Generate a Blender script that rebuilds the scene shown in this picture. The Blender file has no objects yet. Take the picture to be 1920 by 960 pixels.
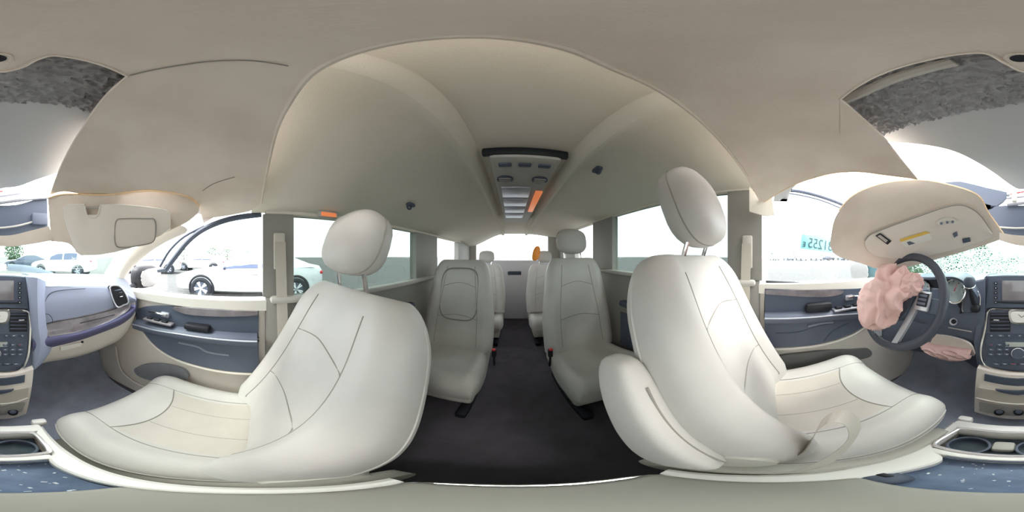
import bpy, bmesh, math, random
from mathutils import Vector, Matrix, noise

random.seed(7)
S = bpy.context.scene
COL = S.collection
HC = 1.08            # height of the eye point above the vehicle floor

# ------------------------------------------------------------------ camera
cd = bpy.data.cameras.new('camera')
cam = bpy.data.objects.new('camera', cd)
COL.objects.link(cam)
cd.type = 'PANO'
try:
    cd.panorama_type = 'EQUIRECTANGULAR'
except Exception:
    cd.cycles.panorama_type = 'EQUIRECTANGULAR'
cd.clip_start = 0.005
cd.clip_end = 500
cam.location = (0, 0, 0)
cam.rotation_euler = (math.pi / 2, 0, math.pi)
S.camera = cam

# ------------------------------------------------------------------ sky, sun, exposure
w = bpy.data.worlds.new('overcast_sky')
S.world = w
w.use_nodes = True
bg = w.node_tree.nodes['Background']
bg.inputs[0].default_value = (0.97, 0.975, 1.0, 1)
bg.inputs[1].default_value = 1.25
sd = bpy.data.lights.new('sun', 'SUN')
sd.energy = 1.4
sd.angle = math.radians(25)
sd.color = (1.0, 0.97, 0.92)
sun = bpy.data.objects.new('sun', sd)
COL.objects.link(sun)
sun.rotation_euler = (math.radians(-38), math.radians(-14), 0)
V = S.view_settings
V.view_transform = 'Standard'
V.look = 'None'
V.gamma = 1.0
V.use_curve_mapping = False
V.exposure = 2.25
S.cycles.max_bounces = 14
S.cycles.diffuse_bounces = 9
S.cycles.transparent_max_bounces = 16
S.cycles.use_denoising = True

# ------------------------------------------------------------------ helpers
def D(u, v):
    lon = (u / 1920 - 0.5) * 2 * math.pi
    lat = math.pi / 2 - v / 960 * math.pi
    return Vector((-math.sin(lon) * math.cos(lat), -math.cos(lon) * math.cos(lat), math.sin(lat)))

def P(u, v, x=None, y=None, z=None, r=None):
    """a measured direction brought to a known real plane or distance"""
    d = D(u, v)
    if x is not None: k = x / d.x
    elif y is not None: k = y / d.y
    elif z is not None: k = z / d.z
    else: k = r / math.hypot(d.x, d.y)
    return d * k

def lin(c):
    return tuple(((q / 255) / 12.92 if q / 255 < 0.04045 else ((q / 255 + 0.055) / 1.055) ** 2.4) for q in c)

def sstep(a, b, t):
    t = max(0, min(1, (t - a) / (b - a)))
    return t * t * (3 - 2 * t)

def lerp(a, b, t): return a + (b - a) * t

def interp(tab, t):
    if t <= tab[0][0]: return tab[0][1]
    for (a, x), (b, y) in zip(tab, tab[1:]):
        if t <= b: return lerp(x, y, (t - a) / (b - a))
    return tab[-1][1]

def cat(p0, p1, p2, p3, t):
    return 0.5 * ((2 * p1) + (p2 - p0) * t + (2 * p0 - 5 * p1 + 4 * p2 - p3) * t * t + (3 * p1 - p0 - 3 * p2 + p3) * t ** 3)

def sm(pts, n, closed=False):
    pts = [Vector(p) for p in pts]
    m = len(pts); out = []
    segs = m if closed else m - 1
    for i in range(segs):
        if closed: q = [pts[(i + k) % m] for k in (-1, 0, 1, 2)]
        else: q = [pts[max(0, min(m - 1, i + k))] for k in (-1, 0, 1, 2)]
        for j in range(n): out.append(cat(*q, j / n))
    if not closed: out.append(pts[-1])
    return out

WT = {}
def wloc(o):
    return WT.get(o.name, Vector((0, 0, 0))) if o else Vector((0, 0, 0))

def tag(o, label, cat_=None, group=None, kind=None):
    o['label'] = label
    if cat_: o['category'] = cat_
    if group: o['group'] = group
    if kind: o['kind'] = kind
    return o

def thing(name, loc, label, cat_, group=None, kind=None):
    o = bpy.data.objects.new(name, None)
    COL.objects.link(o)
    o.empty_display_size = 0.05
    o.location = loc
    WT[o.name] = Vector(loc)
    return tag(o, label, cat_, group, kind)

def mk(name, geo, mat, parent=None, smooth=38):
    verts, faces = geo
    verts = [Vector(v) for v in verts]
    if parent is None:
        lo = Vector([min(v[i] for v in verts) for i in range(3)])
        hi = Vector([max(v[i] for v in verts) for i in range(3)])
        base = Vector(((lo.x + hi.x) / 2, (lo.y + hi.y) / 2, lo.z))
    else:
        base = wloc(parent)
    me = bpy.data.meshes.new(name)
    me.from_pydata([v - base for v in verts], [], faces)
    bm = bmesh.new(); bm.from_mesh(me)
    bmesh.ops.recalc_face_normals(bm, faces=bm.faces)
    bm.to_mesh(me); bm.free()
    if smooth:
        me.polygons.foreach_set('use_smooth', [True] * len(me.polygons))
        me.set_sharp_from_angle(angle=math.radians(smooth))
    me.materials.append(mat)
    o = bpy.data.objects.new(name, me)
    COL.objects.link(o)
    if parent is None:
        o.location = base
        WT[o.name] = base
    else:
        o.parent = parent
        WT[o.name] = wloc(parent)
    return o

def join(*geos):
    V_, F_ = [], []
    for v, f in geos:
        k = len(V_)
        V_ += list(v); F_ += [tuple(i + k for i in q) for q in f]
    return V_, F_

def xf(geo, m):
    return [m @ Vector(v) for v in geo[0]], geo[1]

def rbox(c, s, b=0.0, seg=2, rot=None):
    bm = bmesh.new()
    bmesh.ops.create_cube(bm, size=1)
    for v in bm.verts: v.co = Vector((v.co.x * s[0], v.co.y * s[1], v.co.z * s[2]))
    if b > 0:
        b = min(b, min(s) * 0.48)
        bmesh.ops.bevel(bm, geom=bm.edges[:] + bm.verts[:], offset=b, segments=seg, profile=0.5, affect='EDGES', clamp_overlap=True)
    bm.verts.index_update()
    vs = [v.co.copy() for v in bm.verts]; fs = [tuple(v.index for v in f.verts) for f in bm.faces]
    bm.free()
    c = Vector(c)
    if rot is not None: vs = [rot @ v for v in vs]
    return [v + c for v in vs], fs

def loft(rings, cap=True, closed=True):
    n = len(rings[0]); V_ = [Vector(p) for r in rings for p in r]; F_ = []
    for i in range(len(rings) - 1):
        for j in range(n if closed else n - 1):
            a = i * n + j; b = i * n + (j + 1) % n
            F_.append((a, b, b + n, a + n))
    if cap:
        F_.append(tuple(range(n))); F_.append(tuple(range((len(rings) - 1) * n, len(rings) * n)))
    return V_, F_

def tube(pts, r, n=8, closed=False, radii=None):
    pts = [Vector(p) for p in pts]; m = len(pts); rings = []
    up = None
    for i, p in enumerate(pts):
        if closed: t = pts[(i + 1) % m] - pts[i - 1]
        else: t = pts[min(i + 1, m - 1)] - pts[max(i - 1, 0)]
        if t.length < 1e-9: t = Vector((0, 0, 1))
        t.normalize()
        if up is None:
            up = Vector((0, 0, 1)) if abs(t.z) < 0.9 else Vector((1, 0, 0))
        up = (up - t * up.dot(t))
        if up.length < 1e-6: up = t.orthogonal()
        up.normalize()
        sd_ = t.cross(up)
        rr = radii[i] if radii else r
        rings.append([p + (up * math.cos(a) + sd_ * math.sin(a)) * rr for a in [k * 2 * math.pi / n for k in range(n)]])
    if closed:
        rings.append(rings[0])
        # close by re-using first ring positions
        return loft(rings, cap=False)
    return loft(rings, cap=True)

def prism(poly, off):
    off = Vector(off); n = len(poly)
    V_ = [Vector(p) for p in poly] + [Vector(p) + off for p in poly]
    F_ = [tuple(range(n)), tuple(range(n, 2 * n))]
    for i in range(n): F_.append((i, (i + 1) % n, n + (i + 1) % n, n + i))
    return V_, F_

def resample(rows, su, sv):
    rr = [sm(r, su) for r in rows]
    cols = list(zip(*rr))
    cc = [sm(c, sv) for c in cols]
    return list(zip(*cc))

def solid(rows, off):
    """closed slab from a grid of points, thickened by off (vector or callable)"""
    nr, nc = len(rows), len(rows[0])
    A = [Vector(p) for r in rows for p in r]
    B = [p + (off(p) if callable(off) else Vector(off)) for p in A]
    F_ = []
    N = nr * nc
    for i in range(nr - 1):
        for j in range(nc - 1):
            a = i * nc + j
            F_.append((a, a + 1, a + nc + 1, a + nc))
            F_.append((N + a, N + a + nc, N + a + nc + 1, N + a + 1))
    for i in range(nr - 1):
        for j in (0, nc - 1):
            a = i * nc + j; F_.append((a, a + nc, N + a + nc, N + a))
    for j in range(nc - 1):
        for i in (0, nr - 1):
            a = i * nc + j; F_.append((a, a + 1, N + a + 1, N + a))
    return A + B, F_

def patch(rows, off, su=4, sv=4):
    return solid(resample(rows, su, sv), off)

def away(d):
    """offset that thickens a panel away from the cabin centre"""
    return lambda p: Vector((p.x, p.y, p.z)).normalized() * d

def away_h(d):
    return lambda p: Vector((p.x, p.y, 0)).normalized() * d

def disc(c, n_, r, depth, seg=24, r2=None):
    n_ = Vector(n_).normalized(); c = Vector(c)
    a = n_.orthogonal().normalized(); b = n_.cross(a)
    r2 = r if r2 is None else r2
    rings = []
    for k, q in ((0, r), (1, r2)):
        rings.append([c + n_ * depth * k + (a * math.cos(t) + b * math.sin(t)) * q for t in [i * 2 * math.pi / seg for i in range(seg)]])
    return loft(rings)

def torus(c, n_, R, r, seg=48, n=12):
    n_ = Vector(n_).normalized(); c = Vector(c)
    a = n_.orthogonal().normalized(); b = n_.cross(a)
    rings = []
    for i in range(seg + 1):
        t = i * 2 * math.pi / seg
        e = a * math.cos(t) + b * math.sin(t)
        rings.append([c + e * (R + r * math.cos(q)) + n_ * r * math.sin(q) for q in [k * 2 * math.pi / n for k in range(n)]])
    return loft(rings, cap=False)

def sp(q, n): return math.copysign(abs(q) ** (2 / n), q)

def sellip(c, ax, ay, az, n=3.0, rows=14, seg=28):
    """rounded pillow; ax, ay, az are half-axis vectors"""
    c = Vector(c); ax, ay, az = Vector(ax), Vector(ay), Vector(az)
    rings = []
    for i in range(rows + 1):
        p = -math.pi / 2 + math.pi * i / rows
        k = max(0.02, sp(math.cos(p), n)) ; z = sp(math.sin(p), n)
        rings.append([c + az * z + (ax * sp(math.cos(t), n) + ay * sp(math.sin(t), n)) * k for t in [j * 2 * math.pi / seg for j in range(seg)]])
    return loft(rings)

# ------------------------------------------------------------------ materials
MATS = {}
def mat(name, col, rough=0.6, metal=0.0, bump=0.0, bscale=60, var=0.0, vscale=8, var_col=None, spec=0.4, coat=0.0, emit=None, estr=1.0):
    m = bpy.data.materials.new(name); m.use_nodes = True
    nt = m.node_tree; b = nt.nodes['Principled BSDF']
    c = lin(col) + (1,)
    b.inputs['Base Color'].default_value = c
    b.inputs['Roughness'].default_value = rough
    b.inputs['Metallic'].default_value = metal
    b.inputs['Specular IOR Level'].default_value = spec
    if coat: b.inputs['Coat Weight'].default_value = coat
    tc = nt.nodes.new('ShaderNodeTexCoord')
    if var > 0:
        nz = nt.nodes.new('ShaderNodeTexNoise'); nz.inputs['Scale'].default_value = vscale; nz.inputs['Detail'].default_value = 6
        nt.links.new(tc.outputs['Object'], nz.inputs['Vector'])
        cr = nt.nodes.new('ShaderNodeValToRGB')
        cr.color_ramp.elements[0].position = 0.38; cr.color_ramp.elements[1].position = 0.68
        vc = lin(var_col) if var_col else tuple(q * (1 - var) for q in c[:3])
        cr.color_ramp.elements[0].color = c; cr.color_ramp.elements[1].color = tuple(lerp(a, bq, 1 if not var_col else var) for a, bq in zip(c[:3], vc)) + (1,)
        nt.links.new(nz.outputs['Fac'], cr.inputs['Fac']); nt.links.new(cr.outputs['Color'], b.inputs['Base Color'])
    if bump > 0:
        n2 = nt.nodes.new('ShaderNodeTexNoise'); n2.inputs['Scale'].default_value = bscale; n2.inputs['Detail'].default_value = 4
        nt.links.new(tc.outputs['Object'], n2.inputs['Vector'])
        bp = nt.nodes.new('ShaderNodeBump'); bp.inputs['Strength'].default_value = bump; bp.inputs['Distance'].default_value = 0.004
        nt.links.new(n2.outputs['Fac'], bp.inputs['Height']); nt.links.new(bp.outputs['Normal'], b.inputs['Normal'])
    if emit:
        b.inputs['Emission Color'].default_value = lin(emit) + (1,); b.inputs['Emission Strength'].default_value = estr
    MATS[name] = m
    return m

def glassmat(name, tint, gloss=0.06):
    m = bpy.data.materials.new(name); m.use_nodes = True
    nt = m.node_tree; nt.nodes.clear()
    o = nt.nodes.new('ShaderNodeOutputMaterial'); mx = nt.nodes.new('ShaderNodeMixShader')
    t = nt.nodes.new('ShaderNodeBsdfTransparent'); g = nt.nodes.new('ShaderNodeBsdfGlossy')
    t.inputs[0].default_value = lin(tint) + (1,)
    g.inputs['Roughness'].default_value = 0.03
    mx.inputs[0].default_value = gloss
    nt.links.new(t.outputs[0], mx.inputs[1]); nt.links.new(g.outputs[0], mx.inputs[2]); nt.links.new(mx.outputs[0], o.inputs[0])
    return m

leather = mat('light_grey_leather', (203, 199, 194), 0.5, bump=0.10, bscale=220, var=0.10, vscale=5)
leather_perf = mat('light_grey_perforated_leather', (200, 193, 183), 0.6, bump=0.3, bscale=420, var=0.10, vscale=7)
seam = mat('seam_thread_and_shadow', (150, 146, 138), 0.8)
valance = mat('seat_valance_plastic', (196, 192, 182), 0.55)
headl = mat('tan_headliner_cloth', (226, 215, 203), 0.95, bump=0.15, bscale=300, var=0.55, vscale=5, var_col=(196, 180, 164), spec=0.1)
headl_r = mat('grey_headliner_cloth', (228, 221, 207), 0.95, bump=0.15, bscale=300, var=0.06, vscale=3, spec=0.1)
foam = mat('torn_foam', (238, 208, 168), 0.9, bump=0.6, bscale=150)
roofm = mat('bare_roof_steel', (192, 193, 193), 0.5, var=0.06, vscale=4)
padm = mat('quilted_roof_insulation', (168, 168, 170), 0.3, bump=0.3, bscale=180)
slate = mat('slate_blue_plastic', (96, 103, 119), 0.55, bump=0.12, bscale=400, var=0.08, vscale=5)
slate_d = mat('dark_slate_plastic', (80, 88, 103), 0.55, bump=0.08, bscale=300)
dashtop = mat('dash_top_plastic', (140, 145, 158), 0.5, bump=0.1, bscale=300)
dash_haze = mat('dash_slate_hazed', (164, 172, 194), 0.5, bump=0.12, bscale=400, var=0.06, vscale=5)  # slate plastic made paler and bluer, lens haze put into the colour
pillar_m = mat('pillar_grey', (142, 139, 133), 0.6)
bright_trim = mat('bright_trim', (238, 232, 234), 0.22, metal=0.5)
beige = mat('warm_grey_plastic', (226, 218, 207), 0.55, bump=0.06, bscale=300, var=0.05)
cream = mat('pale_door_cap', (226, 222, 212), 0.5)
gloss = mat('smoked_gloss_trim', (140, 134, 138), 0.14, coat=0.8, var=0.35, vscale=14)
chrome = mat('satin_chrome', (226, 224, 222), 0.14, metal=1.0)
silver = mat('silver_paint', (196, 198, 206), 0.3, metal=0.6)
black = mat('black_plastic', (30, 32, 38), 0.5)
blackg = mat('black_gloss', (26, 28, 34), 0.15, coat=0.5)
rubber = mat('tyre_rubber', (40, 42, 48), 0.85)
carpet = mat('charcoal_carpet', (88, 84, 90), 0.95, bump=0.5, bscale=260, var=0.2, vscale=9, spec=0.1)
carpet_haze = mat('hazed_carpet', (170, 177, 192), 0.95, bump=0.5, bscale=260, var=0.2, vscale=9, spec=0.1)  # footwell carpet with the pale bluish lens haze painted into its colour
tray_m = mat('dusty_blue_rubber', (92, 106, 132), 0.5, bump=0.25, bscale=120, var=0.55, vscale=26, var_col=(120, 140, 166))
debris = mat('glass_crumb', (214, 222, 228), 0.3)
pink = mat('pink_airbag_cloth', (222, 186, 180), 0.9, bump=0.2, bscale=200, var=0.12, vscale=9)
btn = mat('pale_button_print', (208, 212, 220), 0.5)
redm = mat('red_plastic', (206, 62, 66), 0.4)
amber = mat('amber_lens_and_reflection', (222, 130, 84), 0.4, emit=(230, 130, 80), estr=0.12)
orange = mat('orange_plastic', (244, 150, 60), 0.5)
greyp = mat('mid_grey_plastic', (182, 179, 172), 0.6)
lidm = mat('console_lid_vinyl', (152, 150, 142), 0.6, var=0.08, vscale=4)
screenm = mat('dead_display_glass', (128, 122, 124), 0.12, coat=0.3, var=0.3, vscale=9)
paper = mat('label_paper', (226, 224, 216), 0.7)
yellow = mat('label_yellow', (226, 190, 92), 0.7)
belt = mat('belt_webbing', (192, 186, 174), 0.8, bump=0.2, bscale=500)
glass_f = glassmat('clear_glass', (246, 250, 250), 0.03)
glass_r = glassmat('tinted_glass', (186, 196, 193), 0.06)
glass_w = glassmat('windshield_glass', (236, 246, 242), 0.05)
crackm = mat('crack_white', (236, 244, 240), 0.5)
white_p = mat('white_car_paint', (236, 238, 240), 0.3, coat=0.5)
dark_p = mat('dark_car_paint', (64, 72, 92), 0.3, coat=0.5)
blue_p = mat('silver_blue_car_paint', (150, 162, 178), 0.3, coat=0.5)
carglass = mat('dark_car_glass', (66, 78, 108), 0.08, coat=0.4)
headlamp = mat('headlamp_lens', (214, 220, 228), 0.1, coat=0.5)
gravel = mat('pale_gravel', (100, 99, 98), 0.95, bump=0.8, bscale=14, var=0.3, vscale=6)
leaf = mat('tree_leaves', (84, 110, 82), 0.9, var=0.3, vscale=3)
bark = mat('tree_bark', (110, 96, 82), 0.9)
sticker = mat('teal_sticker', (168, 222, 226), 0.7)
ink = mat('sticker_ink', (58, 104, 116), 0.7)
FL = -HC            # vehicle floor
GR = -1.33          # ground outside
# ================================================================== THE SETTING
def slab(name, lo, hi, m, label, cat_, parent=None, kind='structure', bev=0):
    c = [(a + b) / 2 for a, b in zip(lo, hi)]; s = [b - a for a, b in zip(lo, hi)]
    o = mk(name, rbox(c, s, bev), m, parent)
    if parent is None: tag(o, label, cat_, kind=kind)
    return o

XR, XL = 0.70, -0.79          # inner faces of the passenger and driver sides
# --- floor
floor = slab('floor', (XL - 0.1, -2.75, FL - 0.05), (XR + 0.1, 1.25, FL), carpet, 'charcoal carpeted floor of the van', 'floor')
fw = [[(x, 0.30, FL + 0.012) , (x, 0.80, FL + 0.012), (x, 0.98, FL + 0.16), (x, 1.06, FL + 0.62)] for x in (-0.80, -0.5, -0.2, 0.1, 0.4, 0.70)]
mk('footwell_carpet', patch(fw, (0, 0.0, -0.01), 3, 2), carpet_haze, floor)
wf = mk('wall_front', rbox((-0.045, 1.14, (FL - 0.15) / 2), (1.66, 0.05, -0.15 - FL), 0.01), slate_d)
tag(wf, 'dark bulkhead behind the dashboard above the footwells', 'bulkhead', kind='structure')
mk('light_block_slab', rbox((-0.045, 0.99, -0.262), (1.62, 0.34, 0.02), 0.004), slate_d, wf)  # added slab hidden under the dash top, keeps light out of the footwells
# --- ground
g = slab('ground', (-160, -160, GR - 0.2), (160, 160, GR), gravel, 'pale gravel ground of the vehicle yard', 'ground')

# --- ceiling: rear headliner with the raised middle channel
def rear_z(x, y):
    c = -0.045
    k = abs(x - c)
    z = 0.40
    side = (x - 0.12) / 0.60 if x > 0.12 else 0
    z -= 0.20 * sstep(0, 1, side) * 1.0 if side > 0 else 0
    if x < -0.25: z -= 0.05 * sstep(0, 1, (-0.25 - x) / 0.55)
    # proud ribs on both edges of the channel
    z -= 0.026 * math.exp(-((k - 0.19) / 0.02) ** 4)
    z += 0.016 * (1 - sstep(0.155, 0.175, k))
    z -= 0.04 * sstep(-2.0, -2.7, y)
    return z
rows = []
xs = [lerp(XL - 0.04, XR + 0.04, i / 90) for i in range(91)]
for j in range(40):
    y = lerp(0.02, -2.68, j / 39)
    rows.append([Vector((x, y, rear_z(x, y))) for x in xs])
ceil = mk('ceiling', solid(rows, (0, 0, 0.02)), headl_r)
tag(ceil, 'grey cloth headliner over the rear of the cabin', 'ceiling', kind='structure')

# --- front headliner, sagging and torn
def front_z(x, y):
    z = 0.285
    if x > 0.1: z -= 0.10 * sstep(0.1, 0.75, x)
    if x < -0.3: z -= 0.035 * sstep(-0.3, -0.8, x)
    z -= 0.03 * sstep(0.15, 0.65, y)
    return z
def hit(u, v, f):
    d = D(u, v); k = 0.28 / max(d.z, 1e-3)
    for _ in range(30):
        p = d * k
        k = 0.5 * k + 0.5 * f(p.x, p.y) / max(d.z, 1e-3)
    return d * k
arc = [(400, 408), (430, 404), (470, 396), (490, 380), (505, 300), (520, 240), (545, 190), (575, 148), (600, 128), (680, 95), (780, 75), (880, 69), (960, 73), (1060, 92), (1150, 130), (1240, 172), (1300, 215), (1360, 275), (1400, 330), (1428, 383)]
low_l = [(1428, 383), (1460, 362), (1500, 342), (1560, 325), (1610, 322), (1660, 328), (1720, 336)]
op_top = [(1575, 186), (1610, 160), (1660, 135), (1730, 114), (1800, 101), (1850, 100), (1885, 118), (1920, 134), (1960, 126), (1985, 113), (2015, 104), (2050, 107), (2100, 118), (2160, 143)]
tear = [(2015, 364), (2040, 358), (2080, 364), (2120, 366), (2150, 361), (2195, 356), (2230, 359), (2260, 364), (2285, 374), (2294, 388), (2300, 420), (2320, 408)]
parts = []
def vb1(u): return interp(arc, u) if u <= 1428 else interp(low_l, u)
for (ua, ub, f_) in ((400, 1575.0, vb1), (1575.0, 2160.0, lambda u: interp(op_top, u)), (2160.0, 2320, lambda u: interp(tear, u))):
    n_ = int((ub - ua) / 6); rows = []
    for i in range(n_ + 1):
        u = lerp(ua, ub, i / n_)
        rows.append([hit(u, lerp(0.05, f_(u), q / 22), front_z) for q in range(23)])
    parts.append(solid(rows, (0, 0, 0.006)))
e_l = [(1575, 186), (1615, 220), (1660, 262), (1690, 300), (1720, 336)]
rows = []
for i in range(25):
    u = lerp(1574.4, 1719.5, i / 24)
    a, b = interp(e_l, u), interp(low_l, u)
    rows.append([hit(u, lerp(a, b, q / 14), front_z) for q in range(15)])
parts.append(solid(rows, (0, 0, 0.006)))
e_r = [(2015, 363.5), (2030, 322), (2045, 290), (2075, 240), (2110, 190), (2160, 144)]
rows = []
for i in range(25):
    u = lerp(2015.5, 2160.6, i / 24)
    a, b = interp(e_r, u), interp(tear, u)
    rows.append([hit(u, lerp(a, b, q / 14), front_z) for q in range(15)])
parts.append(solid(rows, (0, 0, 0.006)))
fh = mk('front_headliner', join(*parts), headl, ceil)
fh['label'] = 'sagging tan headliner, stained and torn open at the front'
# foam showing along the torn edges
mk('headliner_lip', tube(sm([hit(u, v - 0.5, front_z) for u, v in arc[3:]], 4), 0.004, 6), headl, ceil)
for path in (low_l, op_top, e_l, e_r, tear[:10]):
    pts = sm([hit(u, v, front_z) for u, v in path], 4)
    mk('torn_edge', tube(pts, 0.0022, 6), foam if path in (low_l, tear[:10]) else headl, ceil)
# thin crease seams on the headliner
for path in ([(244, 142), (330, 124), (400, 115), (470, 114), (540, 124)], [(380, 358), (400, 345), (440, 332)]):
    pts = sm([hit(u, v, lambda x, y: front_z(x, y) - 0.001) for u, v in path], 6)
    mk('crease', tube(pts, 0.0012, 5), seam, ceil)
# fixing screw cap over the opening
p = hit(1913, 108, front_z)
cap = mk('screw_cap', disc(p + Vector((0, 0, 0.002)), (0, 0, -1), 0.011, 0.006, 20), headl, ceil)
mk('screw', disc(p + Vector((0, 0, -0.003)), (0, 0, -1), 0.007, 0.002, 16), black, cap)

# --- bare roof sheet and quilted pad seen through the tear
def roof_z(x, y): return 0.345 - 0.04 * sstep(0.1, 0.9, y) - 0.05 * max(0, (x - 0.1)) ** 2
edge = [hit(u, v, roof_z) for u, v in ((1640, 240), (1660, 264), (1700, 268), (1760, 276), (1800, 288), (1850, 315), (1905, 353), (1930, 352), (1955, 349), (1985, 338), (2035, 321), (2060, 300), (2140, 240))]
edge = sm(edge, 4)
rows = []
for p in edge:
    q = Vector((p.x * 1.0, 0.02, 0))
    rows.append([Vector((lerp(p.x, q.x, t), lerp(p.y, q.y, t), roof_z(lerp(p.x, q.x, t), lerp(p.y, q.y, t)))) for t in [i / 14 for i in range(15)]])
rs = mk('roof_sheet', solid(rows, (0, 0, 0.012)), roofm, ceil)
rs['label'] = 'bare grey steel roof sheet with a ragged front edge'
rows = []
for i in range(190):
    x = lerp(-0.36, 0.22, i / 189); r_ = []
    for j in range(84):
        y = lerp(0.03, 0.245 - 0.012 * math.sin(x * 14), j / 83)
        q = Vector((x * 78, y * 110, 0.3))
        rid = 1 - abs(noise.noise(q)) * 2.2
        rid2 = 1 - abs(noise.noise(q * 0.6 + Vector((5, 3, 1)))) * 2
        r_.append(Vector((x, y, roof_z(x, y) - 0.004 - 0.011 * max(0, rid) ** 2 - 0.003 * max(0, rid2))))
    rows.append(r_)
pd = mk('insulation_pad', solid(rows, (0, 0, 0.004)), padm, ceil, smooth=80)
pd['label'] = 'wrinkled dark grey quilted insulation pad under the roof sheet'
rib = sm([hit(u, v, lambda x, y: roof_z(x, y) - 0.012) for u, v in ((1578, 190), (1620, 172), (1680, 146), (1740, 128), (1790, 116))], 4)
mk('roof_bow', tube(rib, 0.010, 8), greyp, ceil)

# --- outer roof skin so that the sky only enters where the photo shows it
rows = []
for i in range(25):
    x = lerp(XL - 0.12, XR + 0.12, i / 24)
    rows.append([Vector((x, y, 0.47 - 0.10 * sstep(0.25, 0.8, abs(x + 0.045)))) for y in (0.02, -0.6, -1.3, -2.0, -2.8)])
mk('roof_skin', solid(rows, (0, 0, 0.015)), white_p, ceil)
# passenger front corner of the roof above the headliner
rows = []
for i in range(14):
    t = i / 13
    a = hit(lerp(2130, 2310, t), lerp(225, 395, t), lambda x, y: front_z(x, y) + 0.03)
    rows.append([Vector((lerp(0.16, 0.78, t), y, front_z(lerp(0.16, 0.74, t), y) + 0.035)) for y in (0.03, 0.15, 0.28)])
mk('roof_corner', solid(rows, (0, 0, 0.012)), roofm, ceil)
rows = []
for i in range(14):
    t = i / 13
    x = lerp(-0.30, -0.86, t)
    rows.append([Vector((x, y, front_z(x, y) + 0.05)) for y in (0.03, 0.10, lerp(0.20, 0.06, t))])
mk('roof_corner', solid(rows, (0, 0, 0.012)), roofm, ceil)

# --- side walls behind the front doors
def side_wall(name, X, s, zb, zt, posts, wins, label):
    out = 0.06 * s
    w_ = mk(name, rbox((X + out / 2, (-0.04 - 2.7) / 2, (FL + zb) / 2), (abs(out), 2.66, zb - FL), 0.01), pillar_m)
    tag(w_, label, 'wall', kind='structure')
    # ledge
    mk('window_ledge', rbox((X - 0.012 * s, -1.37, zb - 0.01), (0.05, 2.62, 0.03), 0.012), greyp, w_)
    for (y0, y1, lean) in posts:
        poly = [(X, y0, zb), (X, y1, zb), (X, y1 - lean, zt), (X, y0 - lean, zt)]
        mk('pillar', prism(poly, (out, 0, 0)), pillar_m, w_)
    mk('window_header', rbox((X + out / 2, -1.37, (zt + 0.42) / 2), (abs(out), 2.66, 0.42 - zt), 0.008), headl_r, w_)
    for (y0, y1) in wins:
        mk('window_pane', rbox((X + out * 0.6, (y0 + y1) / 2, (zb + zt) / 2), (0.005, y1 - y0, zt - zb)), glass_r if y1 > -1 else glass_f, w_)
    return w_
wr = side_wall('wall_right', XR, 1, -0.18, 0.185, [(-0.165, -0.03, 0.0), (-1.42, -1.05, 0.0), (-2.7, -2.05, 0.0)], [(-1.10, -0.14), (-2.1, -1.38)],
               'grey trimmed passenger side wall of the rear cabin with windows')
wl = side_wall('wall_left', XL, -1, -0.12, 0.34, [(-0.20, -0.03, 0.0), (-1.46, -1.12, 0.0), (-2.7, -1.95, 0.0)], [(-1.15, -0.18), (-2.0, -1.42)],
               'grey trimmed driver side wall of the rear cabin with windows')
# belt guide rails on the middle pillars
for X, s, w_ in ((XR, 1, wr), (XL, -1, wl)):
    mk('belt_guide', rbox((X - 0.008 * s, -0.10, 0.02), (0.016, 0.05, 0.16), 0.008), valance, w_)
    mk('seat_belt', prism([(X - 0.018 * s, -0.125, 0.06), (X - 0.018 * s, -0.08, 0.06), (X - 0.05 * s, -0.10, -0.9), (X - 0.05 * s, -0.145, -0.9)], (-0.002 * s, 0, 0)), belt, w_)
    # sliding door inner trim: armrest ledge and grab handle
    mk('door_armrest', rbox((X - 0.03 * s, -0.65, -0.36), (0.06, 0.62, 0.05), 0.02), slate_d, w_)
    mk('door_inset', rbox((X - 0.004 * s, -0.65, -0.60), (0.012, 0.70, 0.30), 0.01), slate, w_)
# --- tailgate
wb = mk('wall_rear', rbox((-0.045, -2.69, (FL - 0.07) / 2), (1.56, 0.06, -0.07 - FL), 0.01), mat('tailgate_trim', (236, 236, 242), 0.6))
tag(wb, 'grey moulded inner trim of the closed tailgate', 'tailgate', kind='structure')
mk('tailgate_pillar', rbox((0.66, -2.69, 0.16), (0.13, 0.06, 0.46), 0.01), greyp, wb)
mk('tailgate_pillar', rbox((-0.70, -2.69, 0.16), (0.20, 0.06, 0.46), 0.01), greyp, wb)
mk('tailgate_header', rbox((-0.045, -2.69, 0.40), (1.5, 0.06, 0.06), 0.01), greyp, wb)
mk('window_pane', rbox((-0.03, -2.70, 0.16), (1.28, 0.006, 0.46)), glass_f, wb)
mk('pull_cup', rbox((-0.04, -2.655, -0.28), (0.22, 0.02, 0.06), 0.008), slate_d, wb)

# ================================================================== FRONT DOORS
def PX(X):
    return lambda u, v: P(u, v, x=X)
def dpanel(name, X, pts, depth, m, parent, n=4, closed_smooth=True, lift=0.0):
    """door panel cut to shape on the door plane, standing proud of it by lift"""
    s = 1 if X > 0 else -1
    pl = [P(u, v, x=X) for u, v in pts]
    if closed_smooth: pl = sm(pl, n, True)
    pl = [Vector((X - s * lift, p.y, p.z)) for p in pl]
    return mk(name, prism(pl, (s * depth, 0, 0)), m, parent)

def slant(name, X, a, b, w0, w1, m, parent, rad=0.006):
    return mk(name, tube(sm([P(u, v, x=X) for u, v in a], 5), rad, 8), m, parent)

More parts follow.
